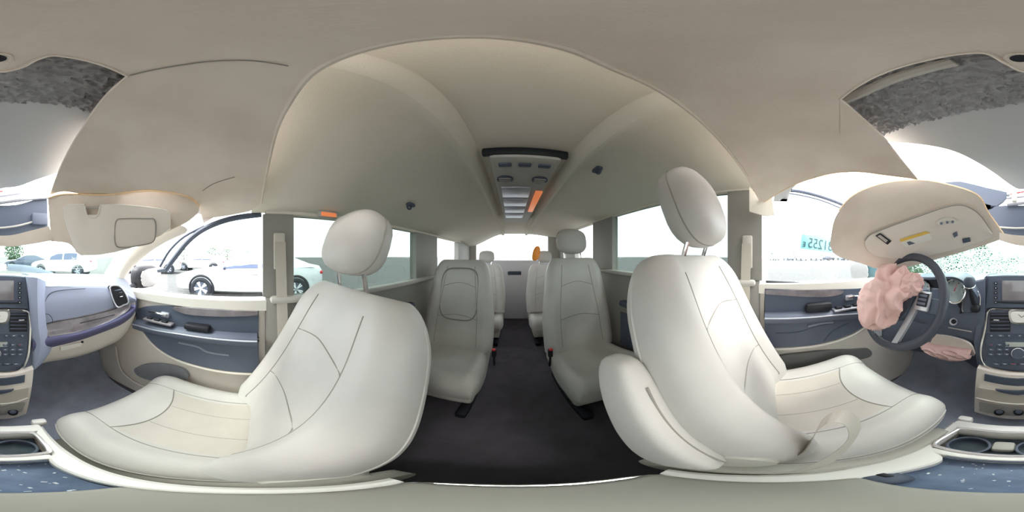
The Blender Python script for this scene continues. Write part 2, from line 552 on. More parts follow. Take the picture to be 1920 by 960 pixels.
# passenger door
X = XR
d1 = thing('door_1', (X, 0.3, FL), 'closed passenger front door with slate insert and warm grey lower trim', 'door', kind='structure')
mk('door_shell', prism([(X + 0.02, -0.06, FL + 0.02), (X + 0.02, 1.05, FL + 0.02), (X + 0.02, 1.05, -0.22), (X + 0.02, -0.06, -0.20)], (0.07, 0, 0)), beige, d1)
mk('door_cap', prism([(X, -0.045, -0.245), (X, 0.80, -0.252), (X, 0.80, -0.215), (X, -0.045, -0.195)], (0.07, 0, 0)), cream, d1)
dpanel('upper_panel', X, [(256, 590), (262, 578), (290, 574), (350, 576), (420, 580), (480, 583), (484, 584), (485, 588), (485, 628), (484, 633), (480, 634), (420, 632), (370, 627), (310, 617), (262, 606)], 0.02, slate_d, d1, lift=0.004)
dpanel('gloss_strip', X, [(328, 575), (400, 579), (476, 582), (483, 583), (483, 589), (476, 590), (410, 592), (360, 589), (338, 584)], 0.02, gloss, d1, lift=0.012)
dpanel('lower_insert', X, [(262, 612), (300, 620), (380, 634), (476, 640), (484, 641), (485, 645), (485, 692), (484, 698), (478, 698), (420, 694), (370, 684), (320, 667), (285, 643)], 0.03, slate, d1, lift=0.004)
rim = [P(u, v, x=X - 0.008) for u, v in ((258, 610), (285, 645), (320, 670), (370, 688), (420, 698), (480, 702))]
mk('insert_rim', tube(sm(rim, 6), 0.007, 8), beige, d1)
# armrest ledge
top = [P(u, v, x=X) for u, v in ((260, 606), (300, 616), (350, 623), (420, 631), (482, 634))]
rows = [[Vector((X + 0.005, p.y, p.z + 0.03)), Vector((X - 0.035, p.y, p.z + 0.028)), Vector((X - 0.055, p.y, p.z + 0.008)), Vector((X - 0.045, p.y, p.z - 0.022)), Vector((X + 0.005, p.y, p.z - 0.03))] for p in top]
ar = mk('armrest', loft([[v for v in r] for r in [list(x) for x in resample(rows, 3, 5)]]), slate, d1)
mk('armrest_edge', tube(sm([Vector((X - 0.054, p.y, p.z + 0.012)) for p in top], 5), 0.004, 8), silver, ar)
c = P(290, 605, x=X - 0.03)
sw = mk('switch_plate', rbox(c + Vector((0, -0.02, 0.012)), (0.04, 0.17, 0.012), 0.005), gloss, d1)
for k in range(3):
    mk('window_switch', rbox(c + Vector((0, 0.03 - 0.045 * k, 0.022)), (0.022, 0.03, 0.01), 0.003), black, sw)
mk('grab_cup', rbox(P(370, 620, x=X - 0.02) + Vector((0, 0, 0.02)), (0.05, 0.12, 0.03), 0.012), black, d1)
h = mk('door_handle', tube(sm([P(280, 584, x=X - 0.012), P(295, 587, x=X - 0.022), P(312, 591, x=X - 0.018)], 5), 0.006, 8), chrome, d1)
mk('handle_base', rbox(P(310, 590, x=X - 0.008), (0.02, 0.05, 0.03), 0.008), silver, h)
mk('handle_bowl', disc(P(297, 589, x=X - 0.002), (1, 0, 0), 0.045, 0.004, 24), black, d1)
mk('pull_recess', tube(sm([P(u, v, x=X - 0.004) for u, v in ((335, 642), (370, 650), (390, 660), (430, 666))], 5), 0.006, 8), dashtop, d1)
dpanel('speaker_grille', X, [(252, 692), (275, 683), (310, 684), (345, 694), (350, 712), (300, 716), (262, 706)], 0.02, mat('speaker_mesh', (140, 142, 146), 0.7, bump=0.8, bscale=500), d1, lift=0.003)
mk('lower_seam', tube(sm([P(u, v, x=X - 0.0) for u, v in ((217, 650), (225, 690), (245, 712), (275, 728))], 5), 0.006, 8), beige, d1)
# window frame and pane
fr = sm([P(u, v, x=X + 0.05) for u, v in ((312, 505), (330, 480), (355, 450), (385, 428), (430, 411), (490, 402))], 5)
mk('window_frame', tube(fr, 0.014, 8), slate_d, d1)
mk('window_frame', tube(sm([P(u, v, x=X + 0.05) for u, v in ((300, 500), (318, 470), (345, 444), (383, 424))], 4), 0.007, 8), slate_d, d1)
mk('window_post', tube([P(312, 506, x=X + 0.05), P(296, 508, x=X + 0.05)], 0.010, 6), slate_d, d1)
mk('window_pane', prism([Vector((X + 0.06, p.y, p.z)) for p in [P(314, 560, x=X + 0.06), P(314, 500, x=X + 0.06), P(332, 478, x=X + 0.06), P(356, 449, x=X + 0.06), P(386, 427, x=X + 0.06), P(430, 410, x=X + 0.06), P(490, 402, x=X + 0.06), P(490, 568, x=X + 0.06)]], (0.004, 0, 0)), glass_f, d1)

# driver door
X = XL
d2 = thing('door_2', (X, 0.3, FL), 'closed driver front door with slate insert and four window switches', 'door', kind='structure')
mk('door_shell', prism([(X - 0.02, -0.06, FL + 0.02), (X - 0.02, 1.05, FL + 0.02), (X - 0.02, 1.05, -0.17), (X - 0.02, -0.06, -0.15)], (-0.07, 0, 0)), beige, d2)
mk('door_cap', prism([(X, -0.045, -0.185), (X, 0.92, -0.19), (X, 0.92, -0.145), (X, -0.045, -0.138)], (-0.07, 0, 0)), cream, d2)
dpanel('upper_panel', X, [(1434, 546), (1435, 542), (1440, 541.5), (1500, 543), (1580, 542), (1632, 542), (1645, 556), (1645, 580), (1600, 588), (1520, 592), (1440, 594), (1435, 594), (1434, 590)], 0.02, slate_d, d2, lift=0.004)
dpanel('gloss_strip', X, [(1436, 544), (1442, 543), (1500, 543), (1560, 543), (1580, 545), (1572, 552), (1545, 556), (1500, 555), (1442, 551), (1436, 550)], 0.02, gloss, d2, lift=0.012)
dpanel('lower_insert', X, [(1434, 602), (1435, 598), (1440, 597.5), (1520, 597), (1600, 590), (1640, 586), (1634, 602), (1605, 620), (1575, 633), (1530, 645), (1480, 650), (1440, 651), (1435, 651), (1434, 647)], 0.03, slate, d2, lift=0.004)
rim = [P(u, v, x=X + 0.008) for u, v in ((1642, 596), (1610, 622), (1575, 638), (1535, 648), (1480, 654), (1434, 655))]
mk('insert_rim', tube(sm(rim, 6), 0.008, 8), cream, d2)
top = [P(u, v, x=X) for u, v in ((1648, 582), (1610, 586), (1560, 589), (1520, 592), (1480, 594), (1434, 594))]
rows = [[Vector((X - 0.005, p.y, p.z + 0.03)), Vector((X + 0.035, p.y, p.z + 0.028)), Vector((X + 0.055, p.y, p.z + 0.008)), Vector((X + 0.045, p.y, p.z - 0.022)), Vector((X - 0.005, p.y, p.z - 0.03))] for p in top]
ar = mk('armrest', loft([list(x) for x in resample(rows, 3, 5)]), slate, d2)
mk('armrest_edge', tube(sm([Vector((X + 0.054, p.y, p.z + 0.012)) for p in top], 5), 0.004, 8), silver, ar)
c = P(1597, 578, x=X + 0.03)
sw = mk('switch_plate', rbox(c + Vector((0, 0, 0.004)), (0.045, 0.22, 0.012), 0.005), silver, d2)
for k in range(4):
    mk('window_switch', rbox(c + Vector((0, 0.078 - 0.052 * k, 0.016)), (0.026, 0.034, 0.014), 0.004), black, sw)
mk('grab_cup', rbox(P(1535, 579, x=X + 0.02) + Vector((0, 0, 0.01)), (0.05, 0.14, 0.05), 0.02), black, d2)
h = mk('door_handle', tube(sm([P(1622, 555, x=X + 0.012), P(1605, 555, x=X + 0.022), P(1590, 557, x=X + 0.018)], 5), 0.006, 8), chrome, d2)
mk('handle_base', rbox(P(1592, 558, x=X + 0.008), (0.02, 0.05, 0.03), 0.008), silver, h)
mk('handle_bowl', disc(P(1604, 558, x=X + 0.002), (-1, 0, 0), 0.05, 0.004, 24), black, d2)
for path in (((1455, 625), (1500, 622), (1530, 612), (1565, 606)), ((1545, 640), (1560, 622), (1590, 606))):
    mk('insert_crease', tube(sm([P(u, v, x=X + 0.004) for u, v in path], 5), 0.004, 8), slate_d, d2)
mk('pull_recess', tube(sm([P(u, v, x=X + 0.006) for u, v in ((1515, 612), (1540, 606), (1562, 604))], 5), 0.008, 8), dashtop, d2)
dpanel('speaker_grille', X, [(1462, 668), (1510, 662), (1550, 658), (1600, 656), (1630, 655), (1632, 668), (1600, 676), (1540, 682), (1475, 690), (1462, 680)], 0.02, mat('door_pocket', (120, 120, 118), 0.8), d2, lift=0.003)
# window frame (the roof above it is torn away) and pane
for path, rad in ((((1640, 420), (1600, 395), (1578, 383), (1540, 369), (1500, 359), (1474, 357), (1440, 356)), 0.010), (((1640, 428), (1600, 403), (1575, 390), (1540, 376), (1500, 366), (1470, 362)), 0.004)):
    mk('window_frame', tube(sm([P(u, v, x=X - 0.05) for u, v in path], 5), rad, 8), slate_d, d2)
mk('window_pane', prism([P(1440, 545, x=X - 0.055), P(1440, 358, x=X - 0.055), P(1474, 358, x=X - 0.055), P(1540, 370, x=X - 0.055), P(1578, 384, x=X - 0.055), P(1640, 420, x=X - 0.055), P(1665, 470, x=X - 0.055), P(1665, 538, x=X - 0.055)], (-0.004, 0, 0)), glass_f, d2)
mk('window_seal', tube([P(1436, 528, x=X - 0.045), P(1650, 529, x=X - 0.045)], 0.006, 6), black, d2)

# --- windscreen with its crack web
ws_rows = []
for i in range(9):
    t = i / 8
    x = lerp(XL + 0.02, XR - 0.02, t); q = (2 * t - 1) ** 2
    ws_rows.append([Vector((x, lerp(1.22 - 0.30 * q, 0.86 - 0.22 * q, s_), lerp(-0.13, 0.19, s_))) for s_ in (0, 0.33, 0.66, 1)])
def wsp(t, s_):
    q = (2 * t - 1) ** 2
    return Vector((lerp(XL + 0.02, XR - 0.02, t), lerp(1.22 - 0.30 * q, 0.86 - 0.22 * q, s_) - 0.006, lerp(-0.13, 0.19, s_)))
wsn = mk('window_1', solid(ws_rows, (0, 0.005, 0)), glass_w)
tag(wsn, 'cracked windscreen glass above the dashboard', 'windscreen', kind='structure')
cr = []
rc = random.Random(3)
for (ct, cs, nray, ln) in ((0.22, 0.30, 22, 0.30), (0.36, 0.34, 20, 0.22), (0.46, 0.22, 16, 0.18), (0.12, 0.35, 14, 0.2), (0.88, 0.25, 12, 0.10)):
    rays = []
    for k in range(nray):
        a = k * 2 * math.pi / nray + rc.uniform(-0.1, 0.1); pts = []
        for q in range(6):
            d_ = ln * q / 5 * rc.uniform(0.9, 1.1)
            pts.append((min(0.99, max(0.01, ct + d_ * math.cos(a) * 0.6 + rc.uniform(-0.006, 0.006))), min(0.98, max(0.02, cs + d_ * math.sin(a) * 1.5 + rc.uniform(-0.012, 0.012)))))
        rays.append(pts)
        cr.append(tube([wsp(*p_) for p_ in pts], 0.0011, 3))
    for q in (1, 2, 3, 4):
        for k in range(nray):
            if rc.random() < 0.75:
                cr.append(tube([wsp(*rays[k][q]), wsp(*rays[(k + 1) % nray][q])], 0.0009, 3))
def crazed():
    m = glassmat('crazed_glass', (200, 232, 220), 0.05); nt = m.node_tree
    out = [n for n in nt.nodes if n.type == 'OUTPUT_MATERIAL'][0]; mx = [n for n in nt.nodes if n.type == 'MIX_SHADER'][0]; tr = [n for n in nt.nodes if n.type == 'BSDF_TRANSPARENT'][0]
    tc = nt.nodes.new('ShaderNodeTexCoord'); vo = nt.nodes.new('ShaderNodeTexVoronoi'); vo.feature = 'DISTANCE_TO_EDGE'; vo.inputs['Scale'].default_value = 60
    vc = nt.nodes.new('ShaderNodeTexVoronoi'); vc.inputs['Scale'].default_value = 60
    r1 = nt.nodes.new('ShaderNodeValToRGB'); r1.color_ramp.elements[0].color = (1, 1, 1, 1); r1.color_ramp.elements[1].color = (0, 0, 0, 1); r1.color_ramp.elements[1].position = 0.12
    r2 = nt.nodes.new('ShaderNodeValToRGB'); r2.color_ramp.elements[0].color = (0.42, 0.60, 0.53, 1); r2.color_ramp.elements[1].color = (0.90, 0.96, 0.93, 1)
    em = nt.nodes.new('ShaderNodeBsdfTranslucent'); em.inputs[0].default_value = (0.9, 0.95, 0.93, 1); m2 = nt.nodes.new('ShaderNodeMixShader')
    L_ = nt.links.new
    L_(tc.outputs['Object'], vo.inputs['Vector']); L_(tc.outputs['Object'], vc.inputs['Vector'])
    L_(vo.outputs['Distance'], r1.inputs['Fac']); L_(vc.outputs['Color'], r2.inputs['Fac']); L_(r2.outputs['Color'], tr.inputs['Color'])
    L_(r1.outputs['Color'], m2.inputs[0]); L_(mx.outputs[0], m2.inputs[1]); L_(em.outputs[0], m2.inputs[2]); L_(m2.outputs[0], out.inputs[0])
    return m
cz_rows = [[wsp(t, s_) + Vector((0, -0.004, 0)) for s_ in (0.01, 0.2, 0.4, 0.55)] for t in [0.06 + 0.05 * i for i in range(10)]]
cg = mk('crazed_glass', solid(cz_rows, (0, 0.002, 0)), crazed(), wsn)
cg['label'] = 'shattered greenish area of the windscreen on the driver side'
ck = mk('crack_web', join(*cr), crackm, wsn)
ck['kind'] = 'stuff'
# --- passenger windscreen pillar
rows = []
for (u, v, x, y) in ((222, 545, 0.66, 0.72), (235, 510, 0.65, 0.66), (262, 480, 0.64, 0.56), (300, 452, 0.63, 0.42), (345, 430, 0.62, 0.28)):
    d_ = D(u, v); k = math.hypot(x, y) / math.hypot(d_.x, d_.y)
    p = d_ * k
    rows.append([p + Vector((0.035, 0.01, -0.012)), p + Vector((0.01, -0.012, 0.0)), p + Vector((-0.02, -0.002, 0.012)), p + Vector((-0.03, 0.03, 0.018))])
pl = mk('trim_1', loft([list(r) for r in resample(rows, 3, 5)]), beige)
tag(pl, 'warm grey trim of the passenger side windscreen pillar', 'pillar trim', kind='structure')
# ================================================================== SEATS
def seat(name, label, cx, yf, yr, hw, ztf, ztr, thick, back, head, group, lx=-1, row=1, bol=0.035, arm=None, buckle=None):
    base_z = min(ztf, ztr) - thick
    root = thing(name, (cx, (yf + yr) / 2, FL), label, 'seat', group)
    n = 4.5
    def dims(y):
        t = (y - yr) / (yf - yr)
        w_ = hw * (0.93 + 0.07 * sstep(0, 0.7, t)); zt = lerp(ztr, ztf, t) - 0.018 * math.sin(math.pi * min(1, t * 1.1)); drop = 0
        if t > 0.80:
            e = 1 - math.sqrt(max(0, 1 - ((t - 0.80) / 0.205) ** 2))
            w_ *= 1 - 0.16 * e; drop = e * thick * 0.62
        return t, w_, zt, drop
    def ztop(x, y):
        t, w_, zt, drop = dims(y)
        c_ = min(0.999, abs(x - cx) / w_)
        si = math.sqrt(max(0, 1 - (c_ ** (n / 2)) ** 2))
        h_ = (thick - drop) / 2
        return zt - drop - h_ + h_ * si ** (2 / n) + bol * sstep(0.55, 0.85, c_) * si * (1 - drop / thick)
    rings = []
    for i in range(34):
        t = i / 33
        y = lerp(yr, yf, 1 - (1 - t) ** 1.6)
        _, w_, zt, drop = dims(y)
        h_ = (thick - drop) / 2; zc = zt - drop - h_
        ring = []
        for k in range(56):
            a = k * 2 * math.pi / 56
            x = w_ * sp(math.cos(a), n); z = h_ * sp(math.sin(a), n)
            if z > 0: z += bol * sstep(0.55, 0.85, abs(x) / w_) * math.sin(a) * (1 - drop / thick)
            ring.append(Vector((cx + x, y, zc + z)))
        rings.append(ring)
    cu = mk('cushion', loft(rings), leather, root, smooth=60)
    def sline(pts, nm='seam', r_=0.0018, m_=seam):
        pp = [Vector((x, y, ztop(x, y) + 0.0005)) for x, y in [(q.x, q.y) for q in sm([Vector((a, b, 0)) for a, b in pts], 10)]]
        mk(nm, tube(pp, r_, 5), m_, cu)
    L = yf - yr
    if row == 1:
        sline([(cx - hw * 0.60, yr + 0.02), (cx - hw * 0.60, yr + L * 0.55), (cx - hw * 0.58, yr + L * 0.86), (cx - hw * 0.58, yf - 0.02)])
        sline([(cx + hw * 0.60, yr + 0.02), (cx + hw * 0.60, yr + L * 0.55), (cx + hw * 0.58, yr + L * 0.86), (cx + hw * 0.58, yf - 0.02)])
        sline([(cx - hw * 0.59, yr + L * 0.76), (cx - hw * 0.3, yr + L * 0.70), (cx, yr + L * 0.68), (cx + hw * 0.3, yr + L * 0.70), (cx + hw * 0.59, yr + L * 0.76)], r_=0.0024)
        for q in (-0.22, 0.22):
            sline([(cx + q * hw, yr + 0.03), (cx + q * hw, yr + L * 0.4), (cx + q * hw, yr + L * 0.68)], r_=0.0012)
        # perforated middle panel lies a hair above the cushion
        rows_ = []
        for i in range(13):
            x = lerp(-0.57, 0.57, i / 12) * hw
            yend = yr + L * (0.675 + 0.075 * (abs(x) / (0.59 * hw)) ** 2)
            rows_.append([Vector((cx + x, lerp(yr + 0.03, yend, j / 12), ztop(cx + x, lerp(yr + 0.03, yend, j / 12)) + 0.0008)) for j in range(13)])
        mk('centre_panel', solid(rows_, (0, 0, -0.004)), leather_perf, cu)
        # piping along the inboard and outboard edges
        for s in (-1, 1):
            pp = []
            for i in range(26):
                y = lerp(yr + 0.02, yf - 0.03, i / 25); _, w_, zt, drop = dims(y)
                x = cx + s * w_ * 0.985
                pp.append(Vector((x + s * 0.004, y, zt - drop - (thick - drop) * 0.40)))
            mk('piping', tube(pp, 0.003, 6), leather, cu)
            pp = [p + Vector((0, 0, -0.014)) for p in pp]
            mk('piping', tube(pp, 0.0022, 6), seam, cu)
    # base: side shields and rails
    if row == 1:
        for s in (-1, 1):
            xo = cx + s * (hw * 0.93)
            rows_ = [[Vector((xo, y, base_z + 0.035 + (0.02 if j else 0))) for j in (0,)] for y in (0,)]
            poly = sm([(xo, yr - 0.05, base_z - 0.02), (xo, yr + 0.02, base_z + 0.05), (xo, (yr + yf) / 2, base_z + 0.045), (xo, yf - 0.10, base_z + 0.035), (xo, yf - 0.05, base_z - 0.02), (xo, yf - 0.12, base_z - 0.08), (xo, (yr + yf) / 2, base_z - 0.09), (xo, yr, base_z - 0.09)], 4, True)
            mk('side_shield', prism(poly, (s * 0.035, 0, 0)), valance, root)
    mk('seat_pan', rbox((cx, (yf + yr) / 2 - 0.02, base_z - 0.02), (hw * 1.7, (yf - yr) * 0.84, 0.08), 0.02), slate_d if row == 1 else valance, root)
    for s in (-1, 1):
        mk('seat_rail', rbox((cx + s * hw * 0.7, (yf + yr) / 2, FL + 0.025), (0.05, (yf - yr) * 0.98, 0.05), 0.01), black, root)
        for y in (yr + 0.10, yf - 0.14):
            mk('seat_leg', rbox((cx + s * hw * 0.7, y, (FL + base_z - 0.03) / 2), (0.04, 0.06, base_z - 0.03 - FL), 0.01), black, root)
    # backrest
    yb, zb, yt, zt, wb_, wt_, th, bb = back
    A = Vector((cx, yb, zb)); B = Vector((cx, yt, zt)); ax = (B - A).normalized(); nf = Vector((0, ax.z, -ax.y)); Ln = (B - A).length
    def bd(s):
        w_ = lerp(wb_, wt_, sstep(0.25, 1.0, s)) * (1 + 0.04 * math.sin(math.pi * s)); d_ = th * (1 - 0.25 * s); e = 0
        if s > 0.80:
            e = 1 - math.sqrt(max(0, 1 - ((s - 0.80) / 0.203) ** 2)); w_ *= 1 - 0.30 * e; d_ *= 1 - 0.62 * e
        if s < 0.08: d_ *= 0.75 + 0.25 * s / 0.08
        return w_, d_, e
    def bfront(x, s):
        w_, d_, e = bd(s); c_ = min(0.999, abs(x) / w_)
        si = math.sqrt(max(0, 1 - (c_ ** (n / 2)) ** 2))
        return d_ / 2 * si ** (2 / n) + bb * sstep(0.45, 0.82, c_) * si * (1 - 0.55 * s) * (1 - e)
    rings = []
    for i in range(34):
        s = 1 - (1 - i / 33) ** 1.4
        w_, d_, e = bd(s); ring = []
        for k in range(56):
            a = k * 2 * math.pi / 56
            x = w_ * sp(math.cos(a), n); q = d_ / 2 * sp(math.sin(a), n)
            if q > 0: q += bb * sstep(0.45, 0.82, abs(x) / w_) * math.sin(a) * (1 - 0.55 * s) * (1 - e)
            ring.append(A + ax * (Ln * s) + Vector((x, 0, 0)) + nf * q)
        rings.append(ring)
    bk = mk('backrest', loft(rings), leather, root, smooth=60)
    def bl(pts, r_=0.002):
        pp = []
        for q in sm([Vector((a, b, 0)) for a, b in pts], 10):
            pp.append(A + ax * (Ln * q.y) + Vector((q.x, 0, 0)) + nf * (bfront(q.x, q.y) + 0.0005))
        mk('seam', tube(pp, r_, 5), seam, bk)
    for s in (-1, 1):
        bl([(s * wb_ * 0.60, 0.06), (s * wb_ * 0.58, 0.4), (s * wt_ * 0.58, 0.7), (s * wt_ * 0.50, 0.92)])
    bl([(-wt_ * 0.57, 0.70), (0, 0.745), (wt_ * 0.57, 0.70)])
    bl([(-wb_ * 0.58, 0.36), (0, 0.40), (wb_ * 0.58, 0.36)])
    if row == 1:
        for s in (-1, 1):
            pp = []
            for i in range(24):
                q = lerp(0.03, 0.93, i / 23); w_, d_, e = bd(q)
                pp.append(A + ax * (Ln * q) + Vector((s * w_ * 0.995, 0, 0)) + nf * (-d_ * 0.1))
            mk('piping', tube(pp, 0.003, 6), leather, bk)
        mk('recline_cover', disc(Vector((cx + lx * (hw * 0.98), yb - 0.02, zb + 0.03)), (lx, 0, 0), 0.06, 0.02, 24, 0.05), valance, root)
    # headrest
    if head:
        hz0, hz1, hwid, hd, fwd = head
        c_ = A + ax * (Ln + (hz0 + hz1) / 2) + nf * fwd
        hr = mk('headrest', sellip(c_, (hwid, 0, 0), nf * hd, ax * ((hz1 - hz0) / 2), 2.9), leather, root, smooth=70)
        rg = [c_ + Vector((hwid * 1.0 * sp(math.cos(t), 2.9), 0, 0)) + ax * ((hz1 - hz0) / 2 * 1.0 * sp(math.sin(t), 2.9)) for t in [k * 2 * math.pi / 40 for k in range(40)]]
        mk('seam', tube(rg, 0.002, 5, True), seam, hr)
        for s in (-1, 1):
            p0 = A + ax * (Ln - 0.03) + Vector((s * 0.07, 0, 0)); p1 = c_ + Vector((s * 0.07, 0, 0)) - ax * ((hz1 - hz0) / 2 * 0.6)
            mk('headrest_post', tube([p0, p1], 0.007, 8), chrome, root)
    if arm:
        (a0, a1, rw, rd) = arm
        a0 = Vector(a0); a1 = Vector(a1); dd = (a1 - a0); e_ = dd.normalized()
        nn = Vector((0, e_.z, -e_.y))
        am = mk('armrest', sellip((a0 + a1) / 2, (rw, 0, 0), nn * rd, dd / 2, 4.0), leather, root, smooth=70)
        mk('seam', tube([a0 + e_ * 0.05 + nn * rd * 0.99, a1 - e_ * 0.06 + nn * rd * 0.99], 0.0018, 5), seam, am)
    if buckle:
        p = Vector(buckle)
        b_ = mk('belt_buckle', rbox(p, (0.03, 0.03, 0.07), 0.008), black, root)
        mk('release_button', rbox(p + Vector((0, 0.012, 0.036)), (0.024, 0.024, 0.014), 0.004), redm, b_)
        mk('belt_stalk', tube([p + Vector((0, 0, -0.03)), p + Vector((0, -0.02, -0.14))], 0.008, 6), black, b_)
    return root

ps = seat('front_seat', 'pale grey leather front passenger seat with lowered headrest', 0.405, 0.45, -0.13, 0.268, -0.665, -0.735, 0.15,
     (-0.035, -0.74, -0.285, -0.105, 0.275, 0.255, 0.15, 0.075), (0.035, 0.225, 0.125, 0.068, 0.06), 'leather front seats', lx=-1)
ds = seat('front_seat', 'pale grey leather driver seat with raised headrest and upright armrest', -0.462, 0.425, -0.13, 0.268, -0.535, -0.605, 0.15,
     (-0.02, -0.62, -0.245, -0.005, 0.272, 0.262, 0.125, 0.08), (0.012, 0.275, 0.124, 0.075, 0.075), 'leather front seats', lx=1,
     arm=((-0.163, -0.075, -0.60), (-0.163, -0.215, -0.19), 0.033, 0.05))
s2 = seat('middle_row_seat', 'grey leather middle row seat behind the front passenger, headrest folded away', 0.40, -0.66, -1.22, 0.255, -0.68, -0.74, 0.17,
     (-1.13, -0.75, -1.29, -0.035, 0.262, 0.225, 0.12, 0.05), None, 'middle row captain seats', row=2, buckle=(0.118, -1.06, -0.72))
s3 = seat('middle_row_seat', 'grey leather middle row seat behind the driver, headrest up', -0.49, -0.60, -1.18, 0.255, -0.68, -0.74, 0.17,
     (-1.10, -0.75, -1.25, -0.02, 0.262, 0.225, 0.12, 0.05), (0.04, 0.25, 0.13, 0.06, 0.0), 'middle row captain seats', row=2, buckle=(-0.235, -0.98, -0.68))
s4 = seat('rear_row_seat', 'grey leather rear row seat on the passenger side before the tailgate', 0.36, -1.72, -2.22, 0.26, -0.72, -0.78, 0.15,
     (-2.12, -0.76, -2.27, -0.12, 0.265, 0.225, 0.10, 0.04), (0.03, 0.20, 0.11, 0.05, 0.0), 'rear row seats', row=2)
s5 = seat('rear_row_seat', 'grey leather rear row seat on the driver side before the tailgate', -0.46, -1.72, -2.22, 0.26, -0.72, -0.78, 0.15,
     (-2.12, -0.76, -2.27, -0.12, 0.265, 0.225, 0.10, 0.04), (0.03, 0.20, 0.11, 0.05, 0.0), 'rear row seats', row=2)
# inner rounded panel on the middle-row passenger backrest
ring = []
for k in range(48):
    t = k * 2 * math.pi / 48
    ring.append((0.40 - 0.0 + 0.15 * sp(math.cos(t), 4), 0.5 + 0.28 * sp(math.sin(t), 4)))
A = Vector((0.40, -1.13, -0.75)); B = Vector((0.40, -1.29, -0.035)); ax = (B - A).normalized(); nf = Vector((0, ax.z, -ax.y))
mk('back_panel_seam', tube([A + ax * ((B - A).length * (b + 0.12)) + Vector((a - 0.40, 0, 0)) + nf * 0.056 for a, b in ring], 0.005, 6, True), seam, s2)
# orange bundle on the rear seat
ob = mk('orange_bundle', sellip((-0.325, -2.17, 0.035), (0.055, 0.02, 0), (0, 0.04, 0), (-0.02, 0, 0.10), 2.2), orange)
tag(ob, 'small orange bundle in front of the driver side rear window corner', 'bundle')

# driver's slack seat belt, a loop over the inboard cushion edge
path = [P(1478, 850, x=-0.24), P(1512, 838, x=-0.215), P(1535, 800, x=-0.225), P(1562, 782, x=-0.222), P(1592, 786, x=-0.212), P(1602, 812, x=-0.195), P(1570, 850, x=-0.178), P(1520, 878, x=-0.162), P(1470, 888, x=-0.160)]
path = sm(path, 8)
rows = []
m_ = len(path)
for i, p in enumerate(path):
    t = i / (m_ - 1)
    wd = Vector((-0.020, 0.014, 0.004)) if t < 0.5 else Vector((-0.010, 0.022, -0.004))
    wd = Vector((lerp(-0.022, -0.006, t), lerp(0.006, 0.024, t), 0.0))
    rows.append([p - wd, p + wd])
sb = mk('seat_belt', solid(rows, (0.0005, 0.0008, 0.0012)), belt)
tag(sb, 'slack beige seat belt looped over the inboard edge of the driver seat', 'seat belt')

# ================================================================== DASHBOARD
dash = thing('dashboard', (0, 0.85, FL), 'slate blue dashboard with glove box and instrument cluster', 'dashboard')
yd = [(60, 0.755), (85, 0.75), (110, 0.74), (150, 0.715), (190, 0.675), (225, 0.63), (245, 0.60), (258, 0.58)]
us_ = [62, 85, 110, 150, 190, 225, 245, 254]
def drow(vs, dy=0.0):
    return [P(u, v, y=interp(yd, u) + dy) for u, v in zip(us_, vs)]
tb = [522, 533, 533, 534, 534, 537, 547, 556]
back_ = [Vector((p.x * 1.03, 1.20 - 0.35 * (p.x / 0.68) ** 2, -0.125)) for p in drow(tb)]
mid_ = [Vector((lerp(p.x, b.x, 0.35), lerp(p.y, b.y, 0.35), max(p.z, b.z) + 0.004)) for p, b in zip(drow(tb), back_)]
frt = drow(tb, 0.02)
mk('dash_top', patch([back_, mid_, frt, drow([v + 8 for v in tb], 0.004)], (0, 0.01, -0.02), 3, 3), dashtop, dash)
cv = [612, 608, 601, 594, 585, 575, 569, 566]
mk('upper_panel', patch([drow([v + 6 for v in tb], 0.004), drow([lerp(a, b, 0.5) for a, b in zip(tb, cv)], -0.004), drow(cv, 0.012)], (0, 0.02, 0), 3, 3), dash_haze, dash)
dv = [634, 631, 627, 620, 607, 592, 580, 572]
tr = mk('gloss_trim', patch([drow(cv, 0.004), drow([lerp(a, b, 0.5) for a, b in zip(cv, dv)], 0.000), drow(dv, -0.012)], (0, 0.02, 0), 3, 3), gloss, dash)
ev = [664, 655, 648, 638, 624, 610, 596, 584]
mk('dash_lip', patch([drow(dv, -0.010), drow([lerp(a, b, 0.35) for a, b in zip(dv, ev)], -0.028), drow([lerp(a, b, 0.75) for a, b in zip(dv, ev)], -0.022), drow(ev, 0.004)], (0, 0.03, 0), 3, 3), mat('navy_lip', (92, 92, 126), 0.5), dash)
fv = [686, 679, 675, 667, 653, 636, 612, 590]
lp = mk('lower_panel', patch([drow(ev, 0.004), drow([lerp(a, b, 0.6) for a, b in zip(ev, fv)], 0.015), drow(fv, 0.045), drow(fv, 0.20)], (0, 0.02, 0.004), 3, 3), beige, dash)
mk('chrome_line', tube(sm([P(u, v, y=interp(yd, u) - 0.014) for u, v in ((92, 631), (110, 628), (150, 621), (190, 608), (225, 592), (242, 578), (244, 566))], 5), 0.0032, 8), chrome, dash)
mk('trim_groove', tube(sm([P(u, v, y=interp(yd, u) - 0.008) for u, v in ((150, 606), (180, 599), (215, 590))], 5), 0.0025, 6), black, tr)
fl_ = [[P(u, v, y=yy) for (u, v), yy in zip(r, (0.75, 0.712, 0.748))] for r in (((1970, 519), (1990, 521), (2006, 528)), ((1975, 560), (1990, 562), (2004, 566)), ((1979, 610), (1992, 612), (2008, 616)), ((1980, 650), (1996, 652), (2018, 650)), ((1974, 697), (1986, 692), (2000, 680)))]
mk('stack_flank', patch(fl_, (0, 0.06, 0), 3, 3), dash_haze, dash)
